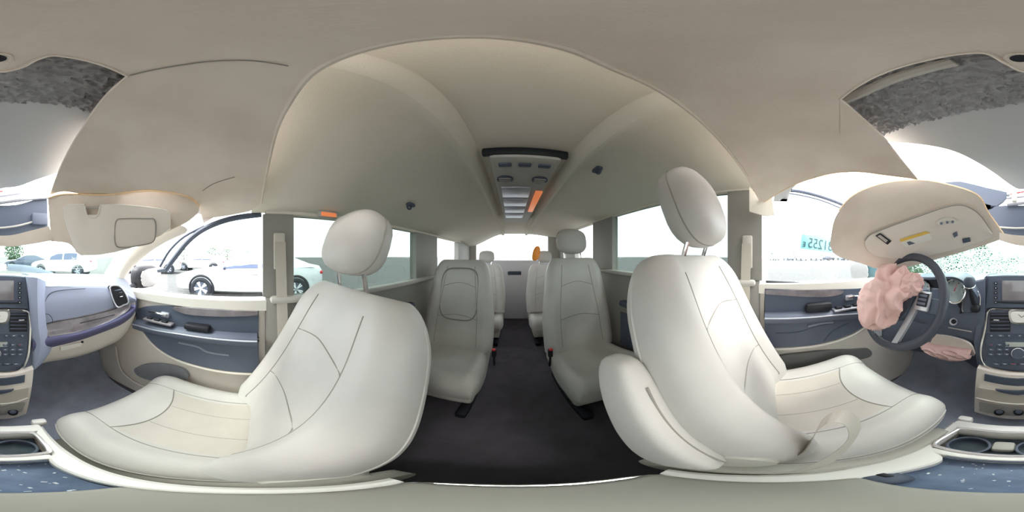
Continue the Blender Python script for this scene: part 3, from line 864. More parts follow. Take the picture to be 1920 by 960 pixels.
# glove box door outline and latch
mk('panel_gap', tube(sm([P(u, v, y=interp(yd, u) - 0.002) for u, v in ((84, 612), (82, 580), (86, 562), (97, 549), (120, 544), (160, 541))], 6), 0.0018, 6), black, dash)
mk('panel_gap', tube(sm([P(u, v, y=interp(yd, u) + 0.004) for u, v in ((84, 608), (110, 602), (150, 595), (190, 586), (238, 572))], 6), 0.0022, 6), black, dash)
mk('panel_gap', tube(sm([P(u, v, y=interp(yd, u) - 0.001) for u, v in ((84, 589), (92, 590), (98, 598), (99, 606))], 6), 0.0014, 6), black, dash)
lt = mk('glove_latch', patch([[P(114, 650, y=0.735), P(155, 641, y=0.71)], [P(114, 658, y=0.735), P(152, 649, y=0.71)]], (0, 0.012, 0), 1, 1), cream, dash)
mk('glove_lock', disc(P(154, 641, y=0.702), (0, -1, 0.2), 0.007, 0.004, 16), black, lt)
mk('dash_end', rbox((0.665, 0.76, -0.30), (0.10, 0.28, 0.12), 0.02), slate, dash)
mk('dash_end', rbox((-0.765, 0.76, -0.28), (0.09, 0.30, 0.16), 0.02), slate, dash)
# outboard vent
vp = [P(u, v, y=interp(yd, u) - 0.006) for u, v in ((206, 540), (222, 536), (234, 548), (241, 566), (232, 572), (218, 574))]
vr = mk('air_vent', prism(sm(vp, 4, True), (0, 0.02, 0)), black, dash)
mk('vent_ring', tube(sm(vp, 4, True), 0.0045, 8, True), silver, vr)
for k in range(5):
    t = (k + 0.5) / 5.6
    a = P(lerp(208, 220, t), lerp(543, 569, t), y=0.647); b = P(lerp(227, 239, t), lerp(541, 565, t), y=0.612)
    mk('slat', prism([a, b, b + Vector((0, 0.002, -0.005)), a + Vector((0, 0.002, -0.005))], (0, 0.012, 0.004)), slate, vr)
mk('vent_tab', rbox(P(227, 556, y=0.617), (0.02, 0.01, 0.006), 0.002), chrome, vr)
# pale airbag lid resting on top
lid = mk('airbag_lid', patch([[P(u, v, r=rr) for u, v, rr in ((82, 516, 0.93), (110, 514, 0.95), (140, 514, 0.97), (170, 517, 0.96))],
     [P(u, v, r=rr) for u, v, rr in ((86, 528, 0.86), (110, 529, 0.87), (140, 530, 0.88), (174, 530, 0.88))]], (0, 0.012, -0.010), 4, 3), mat('pale_lid', (206, 212, 222), 0.5))
tag(lid, 'pale grey airbag lid lying on the passenger side dash top', 'panel')

# driver side
yl = [(1640, 0.60), (1665, 0.64), (1700, 0.69), (1750, 0.735), (1800, 0.755), (1850, 0.765)]
ul = [1846, 1830, 1800, 1765, 1730, 1690, 1655]
def lrow(vs, dy=0.0):
    return [P(u, v, y=interp(yl, u) + dy) for u, v in zip(ul, vs)]
tb2 = [520, 523, 530, 536, 538, 540, 545]
b2 = [Vector((p.x * 1.03, 1.20 - 0.35 * (p.x / 0.75) ** 2, -0.125)) for p in lrow(tb2)]
mk('dash_top', patch([b2, [Vector((lerp(p.x, b.x, 0.35), lerp(p.y, b.y, 0.35), max(p.z, b.z) + 0.002)) for p, b in zip(lrow(tb2), b2)], lrow(tb2, 0.02), lrow([v + 8 for v in tb2], 0.004)], (0, 0.01, -0.02), 3, 3), dashtop, dash)
c2 = [640, 636, 628, 622, 622, 624, 626]
mk('driver_panel', patch([lrow([v + 6 for v in tb2], 0.004), lrow([lerp(a, b, 0.5) for a, b in zip(tb2, c2)], -0.01), lrow(c2, 0.0), lrow([v + 20 for v in c2], 0.03)], (0, 0.02, 0), 3, 3), slate, dash)
kp = [[P(u, v, y=0.735) for u, v in ((1828, 664), (1818, 645), (1790, 634), (1755, 627), (1725, 622))], [P(u, v, y=0.765) for u, v in ((1826, 668), (1815, 662), (1790, 656), (1755, 648), (1728, 642))]]
kp_ = mk('knee_panel', patch(kp, (0, 0.015, 0), 4, 3), beige, dash)
mk('column_side', patch([lrow([662, 655, 650, 645, 640, 640, 640], 0.05), lrow([700, 690, 672, 664, 660, 655, 650], 0.12)], (0, 0.02, 0), 3, 2), slate_d, dash)
mk('stack_flank', prism([P(1846, 640, y=0.765), P(1846, 520, y=0.765), P(1838, 560, y=0.76), P(1826, 640, y=0.75), P(1834, 695, y=0.74), P(1846, 695, y=0.74)], (0, 0.05, 0)), slate, dash)
ig = mk('ignition_knob', disc(P(1788, 603, y=0.738), (0.15, -1, 0.25), 0.021, 0.012, 24, 0.019), silver, dash)
mk('ignition_core', disc(P(1788, 603, y=0.724), (0.15, -1, 0.25), 0.013, 0.008, 20, 0.010), black, ig)
mk('panel_crease', tube(sm([P(1778, 614, y=0.735), P(1800, 618, y=0.737), P(1822, 622, y=0.74)], 4), 0.003, 6), greyp, dash)
# instrument cluster: hood and two gauges
cn = Vector((0.0, -1, 0.18)).normalized()
hood = []
for (u, v) in ((1832, 556), (1818, 536), (1797, 522), (1780, 519), (1745, 520), (1715, 520), (1690, 526), (1680, 545)):
    p = P(u, v, y=0.70)
    hood.append([p + Vector((0, 0.0, 0)), p + Vector((0, 0.03, 0.008)), p + Vector((0, 0.12, 0.012))])
cl = mk('cluster_hood', patch(hood, lambda p: Vector((0, 0, -0.012)), 3, 3), slate_d, dash)
mk('cluster_back', prism(sm([P(u, v, y=0.745) for u, v in ((1826, 560), (1810, 530), (1780, 523), (1745, 523), (1705, 526), (1690, 550), (1700, 585), (1760, 590), (1815, 585))], 3, True), (0, 0.012, 0)), black, cl)
for (u, v, rr) in ((1790, 546, 0.060), (1729, 543, 0.055)):
    c = P(u, v, y=0.735)
    gz = mk('gauge', disc(c, cn, rr, 0.004, 32), mat('gauge_face', (176, 190, 190), 0.4, var=0.5, vscale=22), cl)
    mk('gauge_ring', torus(c + cn * 0.005, cn, rr, 0.005, 40, 8), chrome, gz)
    mk('gauge_needle', prism([c + cn * 0.007 + Vector((-0.003, 0, 0)), c + cn * 0.007 + Vector((0.003, 0, 0)), c + cn * 0.007 + Vector((0.02, 0, rr * 0.7))], cn * 0.002), redm, gz)
    for k in range(9):
        a = math.radians(-130 + 32 * k)
        q = c + cn * 0.006 + Vector((math.sin(a) * rr * 0.82, 0, math.cos(a) * rr * 0.82))
        mk('gauge_tick', rbox(q, (0.003, 0.002, 0.008), 0), black, gz)
# knee airbag
rows = []
for (v0, v1, u0) in ((640, 646, 1726), (650, 664, 1745), (654, 676, 1775), (657, 677, 1800), (660, 672, 1820)):
    r_ = []
    for j in range(5):
        t = j / 4
        p = P(u0, lerp(v0, v1, t), y=0.73)
        r_.append(p + Vector((0, -0.03 * math.sin(math.pi * t), 0)))
    rows.append(r_)
kg = resample(rows, 9, 9)
kg = [[p + Vector((0, -1, 0.3)) * 0.014 * ((1 - abs(noise.noise(Vector((p.x * 14, p.y * 14, p.z * 44)))) * 1.8) ** 2 - 0.4) for p in r] for r in kg]
ka = mk('knee_airbag', solid(kg, (0, 0.03, 0.006)), pink)
tag(ka, 'deflated pink knee airbag hanging under the steering column', 'airbag')

# ================================================================== CENTRE STACK
stack = thing('centre_stack', (-0.03, 0.75, FL), 'centre stack with dead display, clock, chrome frame and storage bins', 'control panel')
ys = [(515, 0.80), (577, 0.78), (640, 0.755), (695, 0.72), (740, 0.70), (790, 0.66)]
def SP(u, v, f=0.0): return P(u, v, y=interp(ys, v) - f)
def spatch(name, uv_rows, f, th, m_, parent, su=3, sv=3):
    return mk(name, patch([[SP(u, v, f) for u, v in r] for r in uv_rows], (0, th, 0), su, sv), m_, parent)
def spoly(name, uv, f, th, m_, parent, n=3, smooth=True):
    pl = [SP(u, v, f) for u, v in uv]
    if smooth: pl = sm(pl, n, True)
    return mk(name, prism(pl, (0, th, 0)), m_, parent)
def uvbox(name, u0, v0, u1, v1, f, th, m_, parent):
    return mk(name, patch([[SP(u0, v0, f), SP(u1, v0, f)], [SP(u0, v1, f), SP(u1, v1, f)]], (0, th, 0), 1, 1), m_, parent)
fb = [[(1850, 518), (1880, 516), (1912, 516), (1945, 517), (1974, 520)], [(1842, 580), (1875, 579), (1910, 579), (1948, 580), (1980, 583)], [(1836, 640), (1870, 641), (1908, 642), (1946, 642), (1982, 640)], [(1836, 694), (1870, 702), (1908, 705), (1946, 703), (1980, 692)]]
spatch('fascia', fb, 0.0, 0.10, slate, stack)
sc_ = spatch('display_bezel', [[(1855, 518), (1912, 517), (1969, 520)], [(1848, 577), (1911, 576), (1973, 579)]], 0.012, 0.02, slate_d, stack)
uvbox('display', 1879, 526, 1946, 563, 0.015, 0.005, screenm, sc_)
for k in range(5):
    mk('display_button', rbox(SP(1867, 531 + 9 * k, 0.015), (0.016, 0.006, 0.012), 0.002), black, sc_)
    mk('display_button', rbox(SP(1957, 531 + 9 * k, 0.015), (0.016, 0.006, 0.012), 0.002), black, sc_)
    mk('button_print', rbox(SP(1867, 531 + 9 * k, 0.0185), (0.006, 0.001, 0.004), 0), btn, sc_)
    mk('button_print', rbox(SP(1957, 531 + 9 * k, 0.0185), (0.006, 0.001, 0.004), 0), btn, sc_)
mk('disc_slot', patch([[SP(1868, 565, 0.014), SP(1955, 567, 0.014)], [SP(1868, 568, 0.014), SP(1955, 570, 0.014)]], (0, 0.01, 0), 1, 1), black, sc_)
# chrome frame
ring = [(1866, 579), (1852, 584), (1847, 615), (1839, 655), (1841, 676), (1853, 688), (1882, 695), (1912, 698), (1945, 697), (1962, 690), (1972, 670), (1976, 640), (1977, 605), (1973, 586), (1962, 581)]
ch = mk('chrome_frame', tube(sm([SP(u, v, 0.008) for u, v in ring], 5), 0.0062, 8), chrome, stack)
mk('chrome_top', tube(sm([SP(u, v, 0.008) for u, v in ((1866, 579), (1890, 580), (1912, 580), (1940, 580), (1962, 581))], 4), 0.005, 8), chrome, ch)
# clock
ck_ = spoly('clock', [(1891, 585), (1897, 582), (1915, 581), (1933, 582), (1939, 586), (1937, 600), (1930, 607), (1915, 609), (1900, 607), (1893, 600)], 0.016, 0.02, chrome, stack)
spoly('clock_face', [(1896, 586), (1915, 585), (1934, 586), (1933, 599), (1928, 604), (1915, 605), (1902, 604), (1897, 599)], 0.019, 0.004, mat('clock_white', (232, 230, 224), 0.4), ck_)
for a, l_ in ((0.9, 0.018), (-0.6, 0.024)):
    c = SP(1915, 595, 0.021)
    mk('clock_hand', tube([c, c + Vector((math.sin(a) * l_, 0, math.cos(a) * l_ * 0.8))], 0.0012, 5), black, ck_)
# vents
for (u0, u1, tu) in ((1856, 1894, 1868), (1938, 1971, 1960)):
    v_ = uvbox('air_vent', u0, 587, u1, 622, 0.004, 0.02, black, stack)
    for k in range(5):
        vv = 589.5 + 6.8 * k
        a, b = SP(u0 + 1, vv, 0.008), SP(u1 - 1, vv, 0.008)
        mk('slat', prism([a, b, b + Vector((0, 0.004, -0.005)), a + Vector((0, 0.004, -0.005))], (0, 0.014, 0.005)), slate, v_)
    mk('vent_tab', rbox(SP(tu, 600, 0.014), (0.03, 0.008, 0.008), 0.003), chrome, v_)
# button rows and climate controls
cp = spatch('climate_panel', [[(1850, 626), (1911, 627), (1973, 627)], [(1845, 686), (1911, 693), (1970, 686)]], 0.004, 0.01, slate_d, stack)
for u, wd in ((1859, 0.018), (1876, 0.03), (1892, 0.018), (1912, 0.02), (1932, 0.018), (1946, 0.03), (1962, 0.018)):
    b_ = mk('button', rbox(SP(u, 630, 0.008), (wd, 0.01, 0.014), 0.003), slate, cp)
    mk('button_print', rbox(SP(u, 629.5, 0.0145), (wd * 0.35, 0.001, 0.004), 0), btn, b_)
uvbox('climate_display', 1885, 642, 1934, 650, 0.010, 0.006, mat('lcd', (178, 184, 176), 0.3), cp)
kn = mk('dial', disc(SP(1909, 663, 0.006), (0, -1, 0.35), 0.030, 0.018, 32, 0.027), slate_d, cp)
mk('dial_ring', torus(SP(1909, 663, 0.012), (0, -1, 0.35), 0.030, 0.0022, 40, 6), chrome, kn)
for u in (1858, 1874, 1888, 1930, 1944, 1958):
    for v, c_ in ((645, btn), (654, btn), (663, btn)):
        b_ = mk('button', rbox(SP(u, v + 2, 0.008), (0.024, 0.008, 0.014), 0.003), slate, cp)
        mk('button_print', rbox(SP(u, v + 1.6, 0.0135), (0.009, 0.001, 0.003), 0), redm if (u in (1858, 1958) and v == 645) else c_, b_)
for u in (1868, 1884, 1900, 1917, 1934, 1950):
    mk('seat_heat_button', rbox(SP(u, 683, 0.008), (0.03, 0.008, 0.014), 0.003), slate, cp)
    mk('button_print', rbox(SP(u, 682.5, 0.0135), (0.012, 0.001, 0.003), 0), redm if u == 1900 else btn, cp)
# lower storage column
lowr = [[(1832, 690), (1870, 700), (1910, 704), (1950, 702), (1983, 692)], [(1828, 730), (1868, 738), (1908, 742), (1948, 740), (1979, 730)], [(1827, 772), (1862, 781), (1902, 786), (1942, 784), (1969, 776)]]
rows = [[SP(u, v, 0.03) for u, v in r] for r in lowr]
low = mk('storage_column', patch(rows, (0, 0.10, 0), 3, 3), mat('storage_plastic', (238, 230, 219), 0.5), stack)
spatch('open_bin', [[(1846, 702), (1908, 711), (1967, 704)], [(1845, 714), (1908, 724), (1966, 717)]], 0.036, 0.02, slate_d, low)
dr = spatch('drawer', [[(1834, 727), (1908, 735), (1974, 727)], [(1834, 748), (1908, 757), (1971, 748)]], 0.044, 0.02, mat('drawer_plastic', (196, 190, 176), 0.5), low)
spatch('drawer_pull', [[(1866, 731), (1908, 734), (1946, 731)], [(1874, 735), (1908, 741), (1940, 735)]], 0.052, 0.01, slate_d, dr)
mk('drawer_lip', tube(sm([SP(u, v, 0.050) for u, v in ((1830, 746), (1868, 754), (1908, 758), (1946, 755), (1973, 746))], 4), 0.005, 8), cream, low)
spatch('lower_inset', [[(1836, 754), (1906, 764), (1968, 755)], [(1836, 770), (1904, 780), (1962, 771)]], 0.036, 0.02, greyp, low)
for u in (1874, 1910, 1944):
    so = mk('power_socket', disc(SP(u, 772, 0.034), (0, -1, 0.45), 0.022, 0.02, 24, 0.019), black, low)
    mk('socket_cap', disc(SP(u, 772, 0.056), (0, -1, 0.45), 0.014, 0.006, 20, 0.012), slate, so)

# ================================================================== GEAR LEVER
gl = thing('gear_lever', P(1820, 585, y=0.70), 'dash mounted gear lever with round knob beside the display', 'gear lever')
spath = sm([P(u, v, y=0.735) for u, v in ((1807, 541), (1818, 538), (1832, 546), (1838, 560), (1832, 582), (1808, 585), (1804, 575), (1807, 555))], 4, True)
gp = mk('gate_plate', prism(spath, (0, 0.03, 0)), slate, gl)
mk('gate_frame', tube(spath, 0.004, 8, True), chrome, gp)
mk('lever', tube(sm([P(1828, 575, y=0.73), P(1823, 560, y=0.69), P(1819, 540, y=0.665)], 5), 0.010, 10, radii=[0.013 - 0.0005 * i for i in range(11)]), black, gl)
mk('knob', sellip(P(1818, 529, y=0.655), (0.026, 0, 0), (0, 0.024, 0), (0, 0, 0.026), 2.3), slate_d, gl)
mk('knob_ring', torus(P(1818, 536, y=0.655), (0, -0.3, 1), 0.023, 0.003, 32, 8), chrome, gl)
mk('lever_boot', sellip(P(1829, 578, y=0.715), (0.024, 0, 0), (0, 0.02, 0), (0, 0, 0.022), 2.4), black, gl)

# ================================================================== STEERING WHEEL
SC = Vector((-0.465, 0.49, -0.186)); SN = Vector((0, -math.cos(math.radians(25)), math.sin(math.radians(25))))
SU = Vector((0, math.sin(math.radians(25)), math.cos(math.radians(25)))); SR = Vector((1, 0, 0))
def W(a, b, c=0.0): return SC + SR * a + SU * b + SN * c
st = thing('steering_wheel', W(0, -0.2), 'dark grey steering wheel with silver spokes and burst pink airbag', 'steering wheel')
R_ = 0.2
rim = [W(R_ * math.cos(t), R_ * math.sin(t)) for t in [k * 2 * math.pi / 72 for k in range(72)]]
rm = mk('rim', tube(rim, 0.0175, 14, True), mat('grey_wheel_leather', (66, 70, 80), 0.5, bump=0.15, bscale=300), st)
mk('rim_seam', tube([W(0.183 * math.cos(t), 0.183 * math.sin(t), 0.002) for t in [k * 2 * math.pi / 72 for k in range(72)]], 0.0022, 5, True), black, rm)
hub = [W(a, b, -0.005) for a, b in ((-0.085, 0.055), (0, 0.07), (0.085, 0.055), (0.08, 0.0), (0.055, -0.07), (0, -0.09), (-0.055, -0.07), (-0.08, 0.0))]
mk('hub', prism(sm(hub, 4, True), SN * 0.035), slate_d, st)
mk('column', tube([W(0, 0, -0.01), W(0, -0.02, -0.10), W(0, -0.03, -0.22)], 0.055, 14), slate_d, st)
for s in (-1, 1):
    # silver lower spokes run from the switch pads to the bottom of the rim
    a0, a1 = Vector((s * 0.105, 0.03)), Vector((s * 0.045, -0.19))
    poly = [W(a0.x - 0.014, a0.y, 0.018), W(a0.x + 0.014, a0.y, 0.018), W(a1.x + 0.012, a1.y, 0.008), W(a1.x - 0.012, a1.y, 0.008)]
    mk('spoke', prism(poly, -SN * 0.014), silver, st)
    mk('spoke_arm', rbox(W(s * 0.145, 0.0, 0), (0.10, 0.024, 0.06), 0.01, rot=Matrix((SR, -SN, SU)).transposed()), slate_d, st)
    pad = mk('switch_pad', rbox(W(s * 0.125, 0.012, 0.02), (0.062, 0.016, 0.075), 0.008, rot=Matrix((SR, -SN, SU)).transposed()), silver, st)
    mk('pad_face', rbox(W(s * 0.128, 0.016, 0.029), (0.044, 0.006, 0.05), 0.003, rot=Matrix((SR, -SN, SU)).transposed()), black, pad)
    for k in (-1, 0, 1):
        mk('pad_button', rbox(W(s * 0.128, 0.016 + 0.015 * k, 0.033), (0.036, 0.004, 0.010), 0.002, rot=Matrix((SR, -SN, SU)).transposed()), slate, pad)
em = W(0.01, -0.045, 0.031)
mk('emblem', tube([em + SR * -0.018, em + SU * 0.012, em + SR * 0.018], 0.003, 6), silver, st)
# burst airbag: one crumpled cloth sack and its smaller fold
def crumple(c, a, b, h_, amp, fr, seed):
    bm = bmesh.new(); bmesh.ops.create_icosphere(bm, subdivisions=6, radius=1)
    vs = []
    for v in bm.verts:
        q = v.co.copy(); o_ = Vector((seed, seed * 2, seed * 3))
        wv = Vector((noise.noise(q * 1.3 + o_), noise.noise(q * 1.3 + o_ * 2), noise.noise(q * 1.3 - o_)))
        f = 1 + 0.14 * wv.x
        qq = Vector((q.x * 0.7 + q.y * 0.7, (q.y - q.x) * 0.35, q.z * 0.5))
        f += amp * ((1 - (math.sqrt(noise.noise(qq * fr + wv * 1.1 + o_) ** 2 + 0.006) - 0.05) * 1.6) ** 2 - 0.55) + amp * 0.26 * ((1 - (math.sqrt(noise.noise(qq * fr * 2.3 + wv + o_ * 2) ** 2 + 0.01) - 0.08) * 1.6) ** 2 - 0.5)
        vs.append(Vector(c) + (a * q.x + b * q.y + h_ * q.z) * f)
    fs = [tuple(x.index for x in f.verts) for f in bm.faces]; bm.free()
    return vs, fs
mk('airbag', crumple(W(-0.052, -0.005, 0.05), SR * 0.118 + SU * 0.02, SU * 0.138, SN * 0.065, 0.36, 1.9, 1.7), pink, st, smooth=180)
mk('airbag_fold', crumple(W(0.055, 0.055, 0.04), SR * 0.06, SU * 0.055 + SR * 0.01, SN * 0.04, 0.26, 2.0, 4.1), pink, st, smooth=180)

# ================================================================== FLOOR CONSOLE
CZ = -0.74
con = thing('floor_console', (-0.04, 0.16, FL), 'pale floor console with chrome ringed cup holders and dusty blue tray', 'console')
def CPt(u, v, dz=0.0): return P(u, v, z=CZ + dz)
xl, xr, yf_, yb_ = -0.195, 0.112, 0.435, -0.125
mk('console_body', rbox((-0.042, (yf_ + yb_) / 2 - 0.01, (FL + CZ - 0.09) / 2), (0.285, yf_ - yb_ - 0.04, CZ - 0.09 - FL), 0.02), beige, con)
# side rails with a waist, front cap, cross bar
def rail(name, pts_in, pts_out, m_):
    a = sm([Vector((x, y, CZ)) for x, y in pts_in], 6); b = sm([Vector((x, y, CZ)) for x, y in pts_out], 6)
    rows = []
    for p, q in zip(a, b):
        o_ = (q - p).normalized()
        rows.append([p + Vector((0, 0, -0.055)), p + Vector((0, 0, -0.006)), p + o_ * 0.006, q - o_ * 0.010, q + Vector((0, 0, -0.008)), q + Vector((0, 0, -0.12))])
    return mk(name, loft(rows), m_, con)
consm = mat('pale_console_plastic', (238, 235, 230), 0.4)
rail('side_rail', [(-0.165, 0.38), (-0.168, 0.27), (-0.120, 0.22), (-0.128, 0.14), (-0.135, 0.04), (-0.14, -0.11)], [(-0.195, 0.42), (-0.205, 0.27), (-0.20, 0.20), (-0.19, 0.12), (-0.175, 0.03), (-0.165, -0.115)], consm)
rail('side_rail', [(0.085, 0.38), (0.088, 0.27), (0.072, 0.23), (0.078, 0.14), (0.082, 0.04), (0.086, -0.11)], [(0.112, 0.42), (0.118, 0.27), (0.118, 0.20), (0.116, 0.12), (0.112, 0.03), (0.108, -0.115)], consm)
mk('front_cap', rbox((-0.041, 0.412, CZ - 0.055), (0.30, 0.045, 0.11), 0.012), consm, con)
mk('cross_bar', rbox((-0.041, 0.252, CZ - 0.03), (0.25, 0.026, 0.06), 0.008), consm, con)
# release catches at the front corners
mk('catch', rbox((-0.17, 0.452, CZ - 0.02), (0.045, 0.03, 0.04), 0.01), consm, con)
mk('catch', rbox((0.11, 0.452, CZ - 0.02), (0.045, 0.03, 0.04), 0.01), consm, con)
# cup holder well
wl_ = mk('cup_well', rbox((-0.041, 0.33, CZ - 0.085), (0.245, 0.14, 0.01), 0.003), mat('dark_teal_rubber', (74, 88, 96), 0.5, bump=0.3, bscale=80, var=0.4, vscale=20), con)
for (x, y) in ((-0.115, 0.325), (0.030, 0.325)):
    ring = [Vector((x + 0.045 * math.cos(t), y + 0.045 * math.sin(t), CZ - 0.05)) for t in [k * 2 * math.pi / 40 for k in range(40)]]
    ch_ = mk('cup_ring', tube(ring, 0.004, 8, True), slate, wl_)
    rings = [[Vector((x + rr * math.cos(t), y + rr * math.sin(t), z)) for t in [k * 2 * math.pi / 40 for k in range(40)]] for rr, z in ((0.045, CZ - 0.05), (0.041, CZ - 0.082))]
    mk('cup_wall', loft(rings, cap=False), slate_d, wl_)
mk('cup_divider', rbox((-0.042, 0.335, CZ - 0.062), (0.05, 0.05, 0.04), 0.012), greyp, wl_)
bez = sm([Vector((x, y, CZ + 0.003)) for x, y in ((-0.172, 0.285), (-0.165, 0.36), (-0.145, 0.387), (-0.04, 0.389), (0.06, 0.387), (0.084, 0.365), (0.088, 0.285), (0.065, 0.268), (-0.04, 0.263), (-0.14, 0.268))], 6, True)
mk('chrome_bezel', tube(bez, 0.0058, 8, True), bright_trim, con)
# dusty tray
ty = mk('tray', rbox((-0.03, 0.16, CZ - 0.05), (0.215, 0.17, 0.012), 0.004), tray_m, con)
mk('tray_lip', tube(sm([Vector((-0.122, 0.236, CZ - 0.012)), Vector((-0.03, 0.239, CZ - 0.012)), Vector((0.07, 0.236, CZ - 0.012))], 6), 0.006, 8), slate, con)
lb = mk('belt_socket', sellip((-0.128, 0.105, CZ - 0.03), (0.035, 0, 0), (0, 0.028, 0), (0, 0, 0.028), 3.0), slate_d, con)
mk('socket_slot', rbox((-0.128, 0.112, CZ - 0.001), (0.018, 0.012, 0.006), 0.002), black, lb)
dv_ = []
rc = random.Random(5)
for k in range(46):
    s_ = rc.uniform(0.001, 0.0034)
    dv_.append(rbox((rc.uniform(-0.11, 0.07), rc.uniform(0.09, 0.235), CZ - 0.043), (s_ * rc.uniform(1, 2.4), s_, s_ * 0.7), 0, rot=Matrix.Rotation(rc.uniform(0, 3), 3, 'Z')))
db = mk('glass_crumbs', join(*dv_), debris, con); db['kind'] = 'stuff'
# closed rear lid under the eye point
ld = mk('console_lid', rbox((-0.028, -0.015, CZ - 0.012), (0.22, 0.205, 0.03), 0.013, 3), lidm, con)
mk('lid_trim', tube(sm([Vector((0.084, 0.06, CZ - 0.012)), Vector((0.085, -0.08, CZ - 0.012)), Vector((0.06, -0.118, CZ - 0.012)), Vector((-0.03, -0.122, CZ - 0.012)), Vector((-0.115, -0.118, CZ - 0.012)), Vector((-0.14, -0.08, CZ - 0.012)), Vector((-0.14, 0.06, CZ - 0.012))], 6), 0.006, 8), chrome, ld)

# ================================================================== TORN FRONT HEADLINER FLAPS AND VISORS
def fl_r(v): return interp([(330, 0.535), (365, 0.57), (400, 0.62), (440, 0.69), (480, 0.765), (510, 0.81)], v)
flm = headl
top_e = [(1556, 460), (1562, 420), (1574, 395), (1600, 367), (1650, 346), (1720, 338), (1770, 345), (1832, 366), (1852, 398), (1882, 440)]
bot_e = [(1562, 474), (1572, 481), (1590, 487), (1615, 494), (1650, 504), (1705, 500), (1750, 488), (1800, 474), (1850, 458), (1882, 446)]
def frow(t, f=0.0, a=None, b=None):
    return [P(lerp(p[0], q[0], t), lerp(p[1], q[1], t), r=fl_r(lerp(p[1], q[1], t)) - f) for p, q in zip(a or top_e, b or bot_e)]
f1 = mk('headliner_flap', patch([frow(t) for t in (0, 0.2, 0.4, 0.6, 0.8, 1.0)], away_h(0.012), 4, 3), flm)
tag(f1, 'torn headliner flap hanging above the steering wheel with a visor in it', 'headliner')
mk('foam_edge', tube(sm(frow(0.0, -0.006)[2:], 5), 0.005, 6), foam, f1)
v_top = [(1622, 452), (1632, 440), (1660, 428), (1715, 408), (1770, 389), (1800, 384), (1822, 391), (1842, 408), (1860, 436)]
v_bot = [(1622, 458), (1628, 470), (1650, 482), (1705, 484), (1755, 476), (1795, 466), (1820, 459), (1845, 451), (1862, 444)]
vs1 = mk('sun_visor', patch([frow(t, 0.020 - 0.006 * abs(2 * t - 1), v_top, v_bot) for t in (0, 0.25, 0.5, 0.75, 1)], away_h(0.018), 4, 3), beige)
mk('visor_outline', tube(sm(frow(0.0, 0.012, v_top, v_bot), 5), 0.0032, 6), seam, vs1)  # dark tube painting the shadow line along the visor's top edge
tag(vs1, 'driver sun visor with warning label and row of remote buttons', 'sun visor')
def vq(name, uv, f, m_, parent, th=0.003, n=1, smooth=False):
    pl = [P(u, v, r=fl_r(v) - f) for u, v in uv]
    if smooth: pl = sm(pl, 3, True)
    return mk(name, prism(pl, (pl[0].normalized() * th)), m_, parent)
lb_ = vq('warning_label', [(1687, 453), (1744, 437), (1748, 449), (1698, 464)], 0.024, paper, vs1)
vq('label_header', [(1687, 449), (1736, 434), (1744, 437), (1689, 454)], 0.0255, yellow, lb_)
vq('label_print', [(1700, 454), (1714, 450), (1718, 456), (1704, 460)], 0.0265, slate, lb_)
vg = vq('vanity_lamp', [(1641, 442), (1650, 437), (1672, 452), (1664, 459)], 0.024, black, vs1)
vq('lamp_lens', [(1645, 443), (1650, 440), (1665, 451), (1661, 455)], 0.0255, greyp, vg)
hb = vq('remote_panel', [(1757, 420), (1762, 411), (1780, 408), (1794, 412), (1795, 420), (1776, 424)], 0.026, cream, vs1, smooth=True)
for u, v in ((1765, 419), (1776, 417), (1786, 416)):
    mk('remote_button', disc(P(u, v, r=fl_r(v) - 0.030), -D(u, v), 0.0055, 0.003, 12), slate, hb)
vq('visor_clip', [(1804, 448), (1818, 445), (1820, 453), (1806, 456)], 0.024, slate_d, vs1)
vq('visor_mark', [(1786, 438), (1794, 434), (1796, 442), (1789, 446)], 0.0235, slate, vs1)

# passenger flap
tp = [(90, 372), (118, 364), (160, 365), (205, 365), (240, 360), (280, 357), (320, 361), (352, 369), (374, 386)]
bp = [(96, 452), (128, 456), (150, 474), (195, 476), (240, 464), (280, 450), (318, 432), (350, 416), (372, 398)]
def fp_r(u, v): return interp([(350, 0.575), (400, 0.62), (440, 0.645), (480, 0.655)], v) * interp([(90, 1.06), (200, 0.98), (375, 1.0)], u)
def prow(t, f=0.0, a=None, b=None):
    o_ = []
    for p, q in zip(a or tp, b or bp):
        u, v = lerp(p[0], q[0], t), lerp(p[1], q[1], t)
        o_.append(P(u, v, r=fp_r(u, v) - f))
    return o_
f2 = mk('headliner_flap', patch([prow(t) for t in (0, 0.2, 0.4, 0.6, 0.8, 1.0)], away_h(0.012), 4, 3), headl)
tag(f2, 'torn headliner flap drooping above the glove box and passenger visor', 'headliner')
mk('foam_edge', tube(sm(prow(0.0, 0.002), 5), 0.0035, 6), foam, f2)
v2t = [(118, 392), (128, 383), (158, 383), (163, 403), (183, 404), (189, 384), (230, 384), (280, 389), (312, 394), (320, 402)]
v2b = [(120, 412), (130, 440), (142, 472), (152, 479), (186, 478), (215, 473), (245, 465), (275, 453), (302, 441), (320, 428)]
vs2 = mk('sun_visor', solid([list(r) for r in zip(*[[a.lerp(b, q / 10) for q in range(11)] for a, b in zip(prow(0, 0.022, v2t, v2b), prow(1, 0.022, v2t, v2b))])], away_h(0.018)), beige)
mk('visor_outline', tube(prow(0.0, 0.020, v2t, v2b), 0.0028, 6), cream, vs2)
tag(vs2, 'passenger sun visor with notched upper edge and mirror cover', 'sun visor')
def pq(name, uv, f, m_, parent, th=0.004, smooth=True):
    pl = [P(u, v, r=fp_r(u, v) - f) for u, v in uv]
    if smooth: pl = sm(pl, 3, True)
    return mk(name, prism(pl, pl[0].normalized() * th), m_, parent)
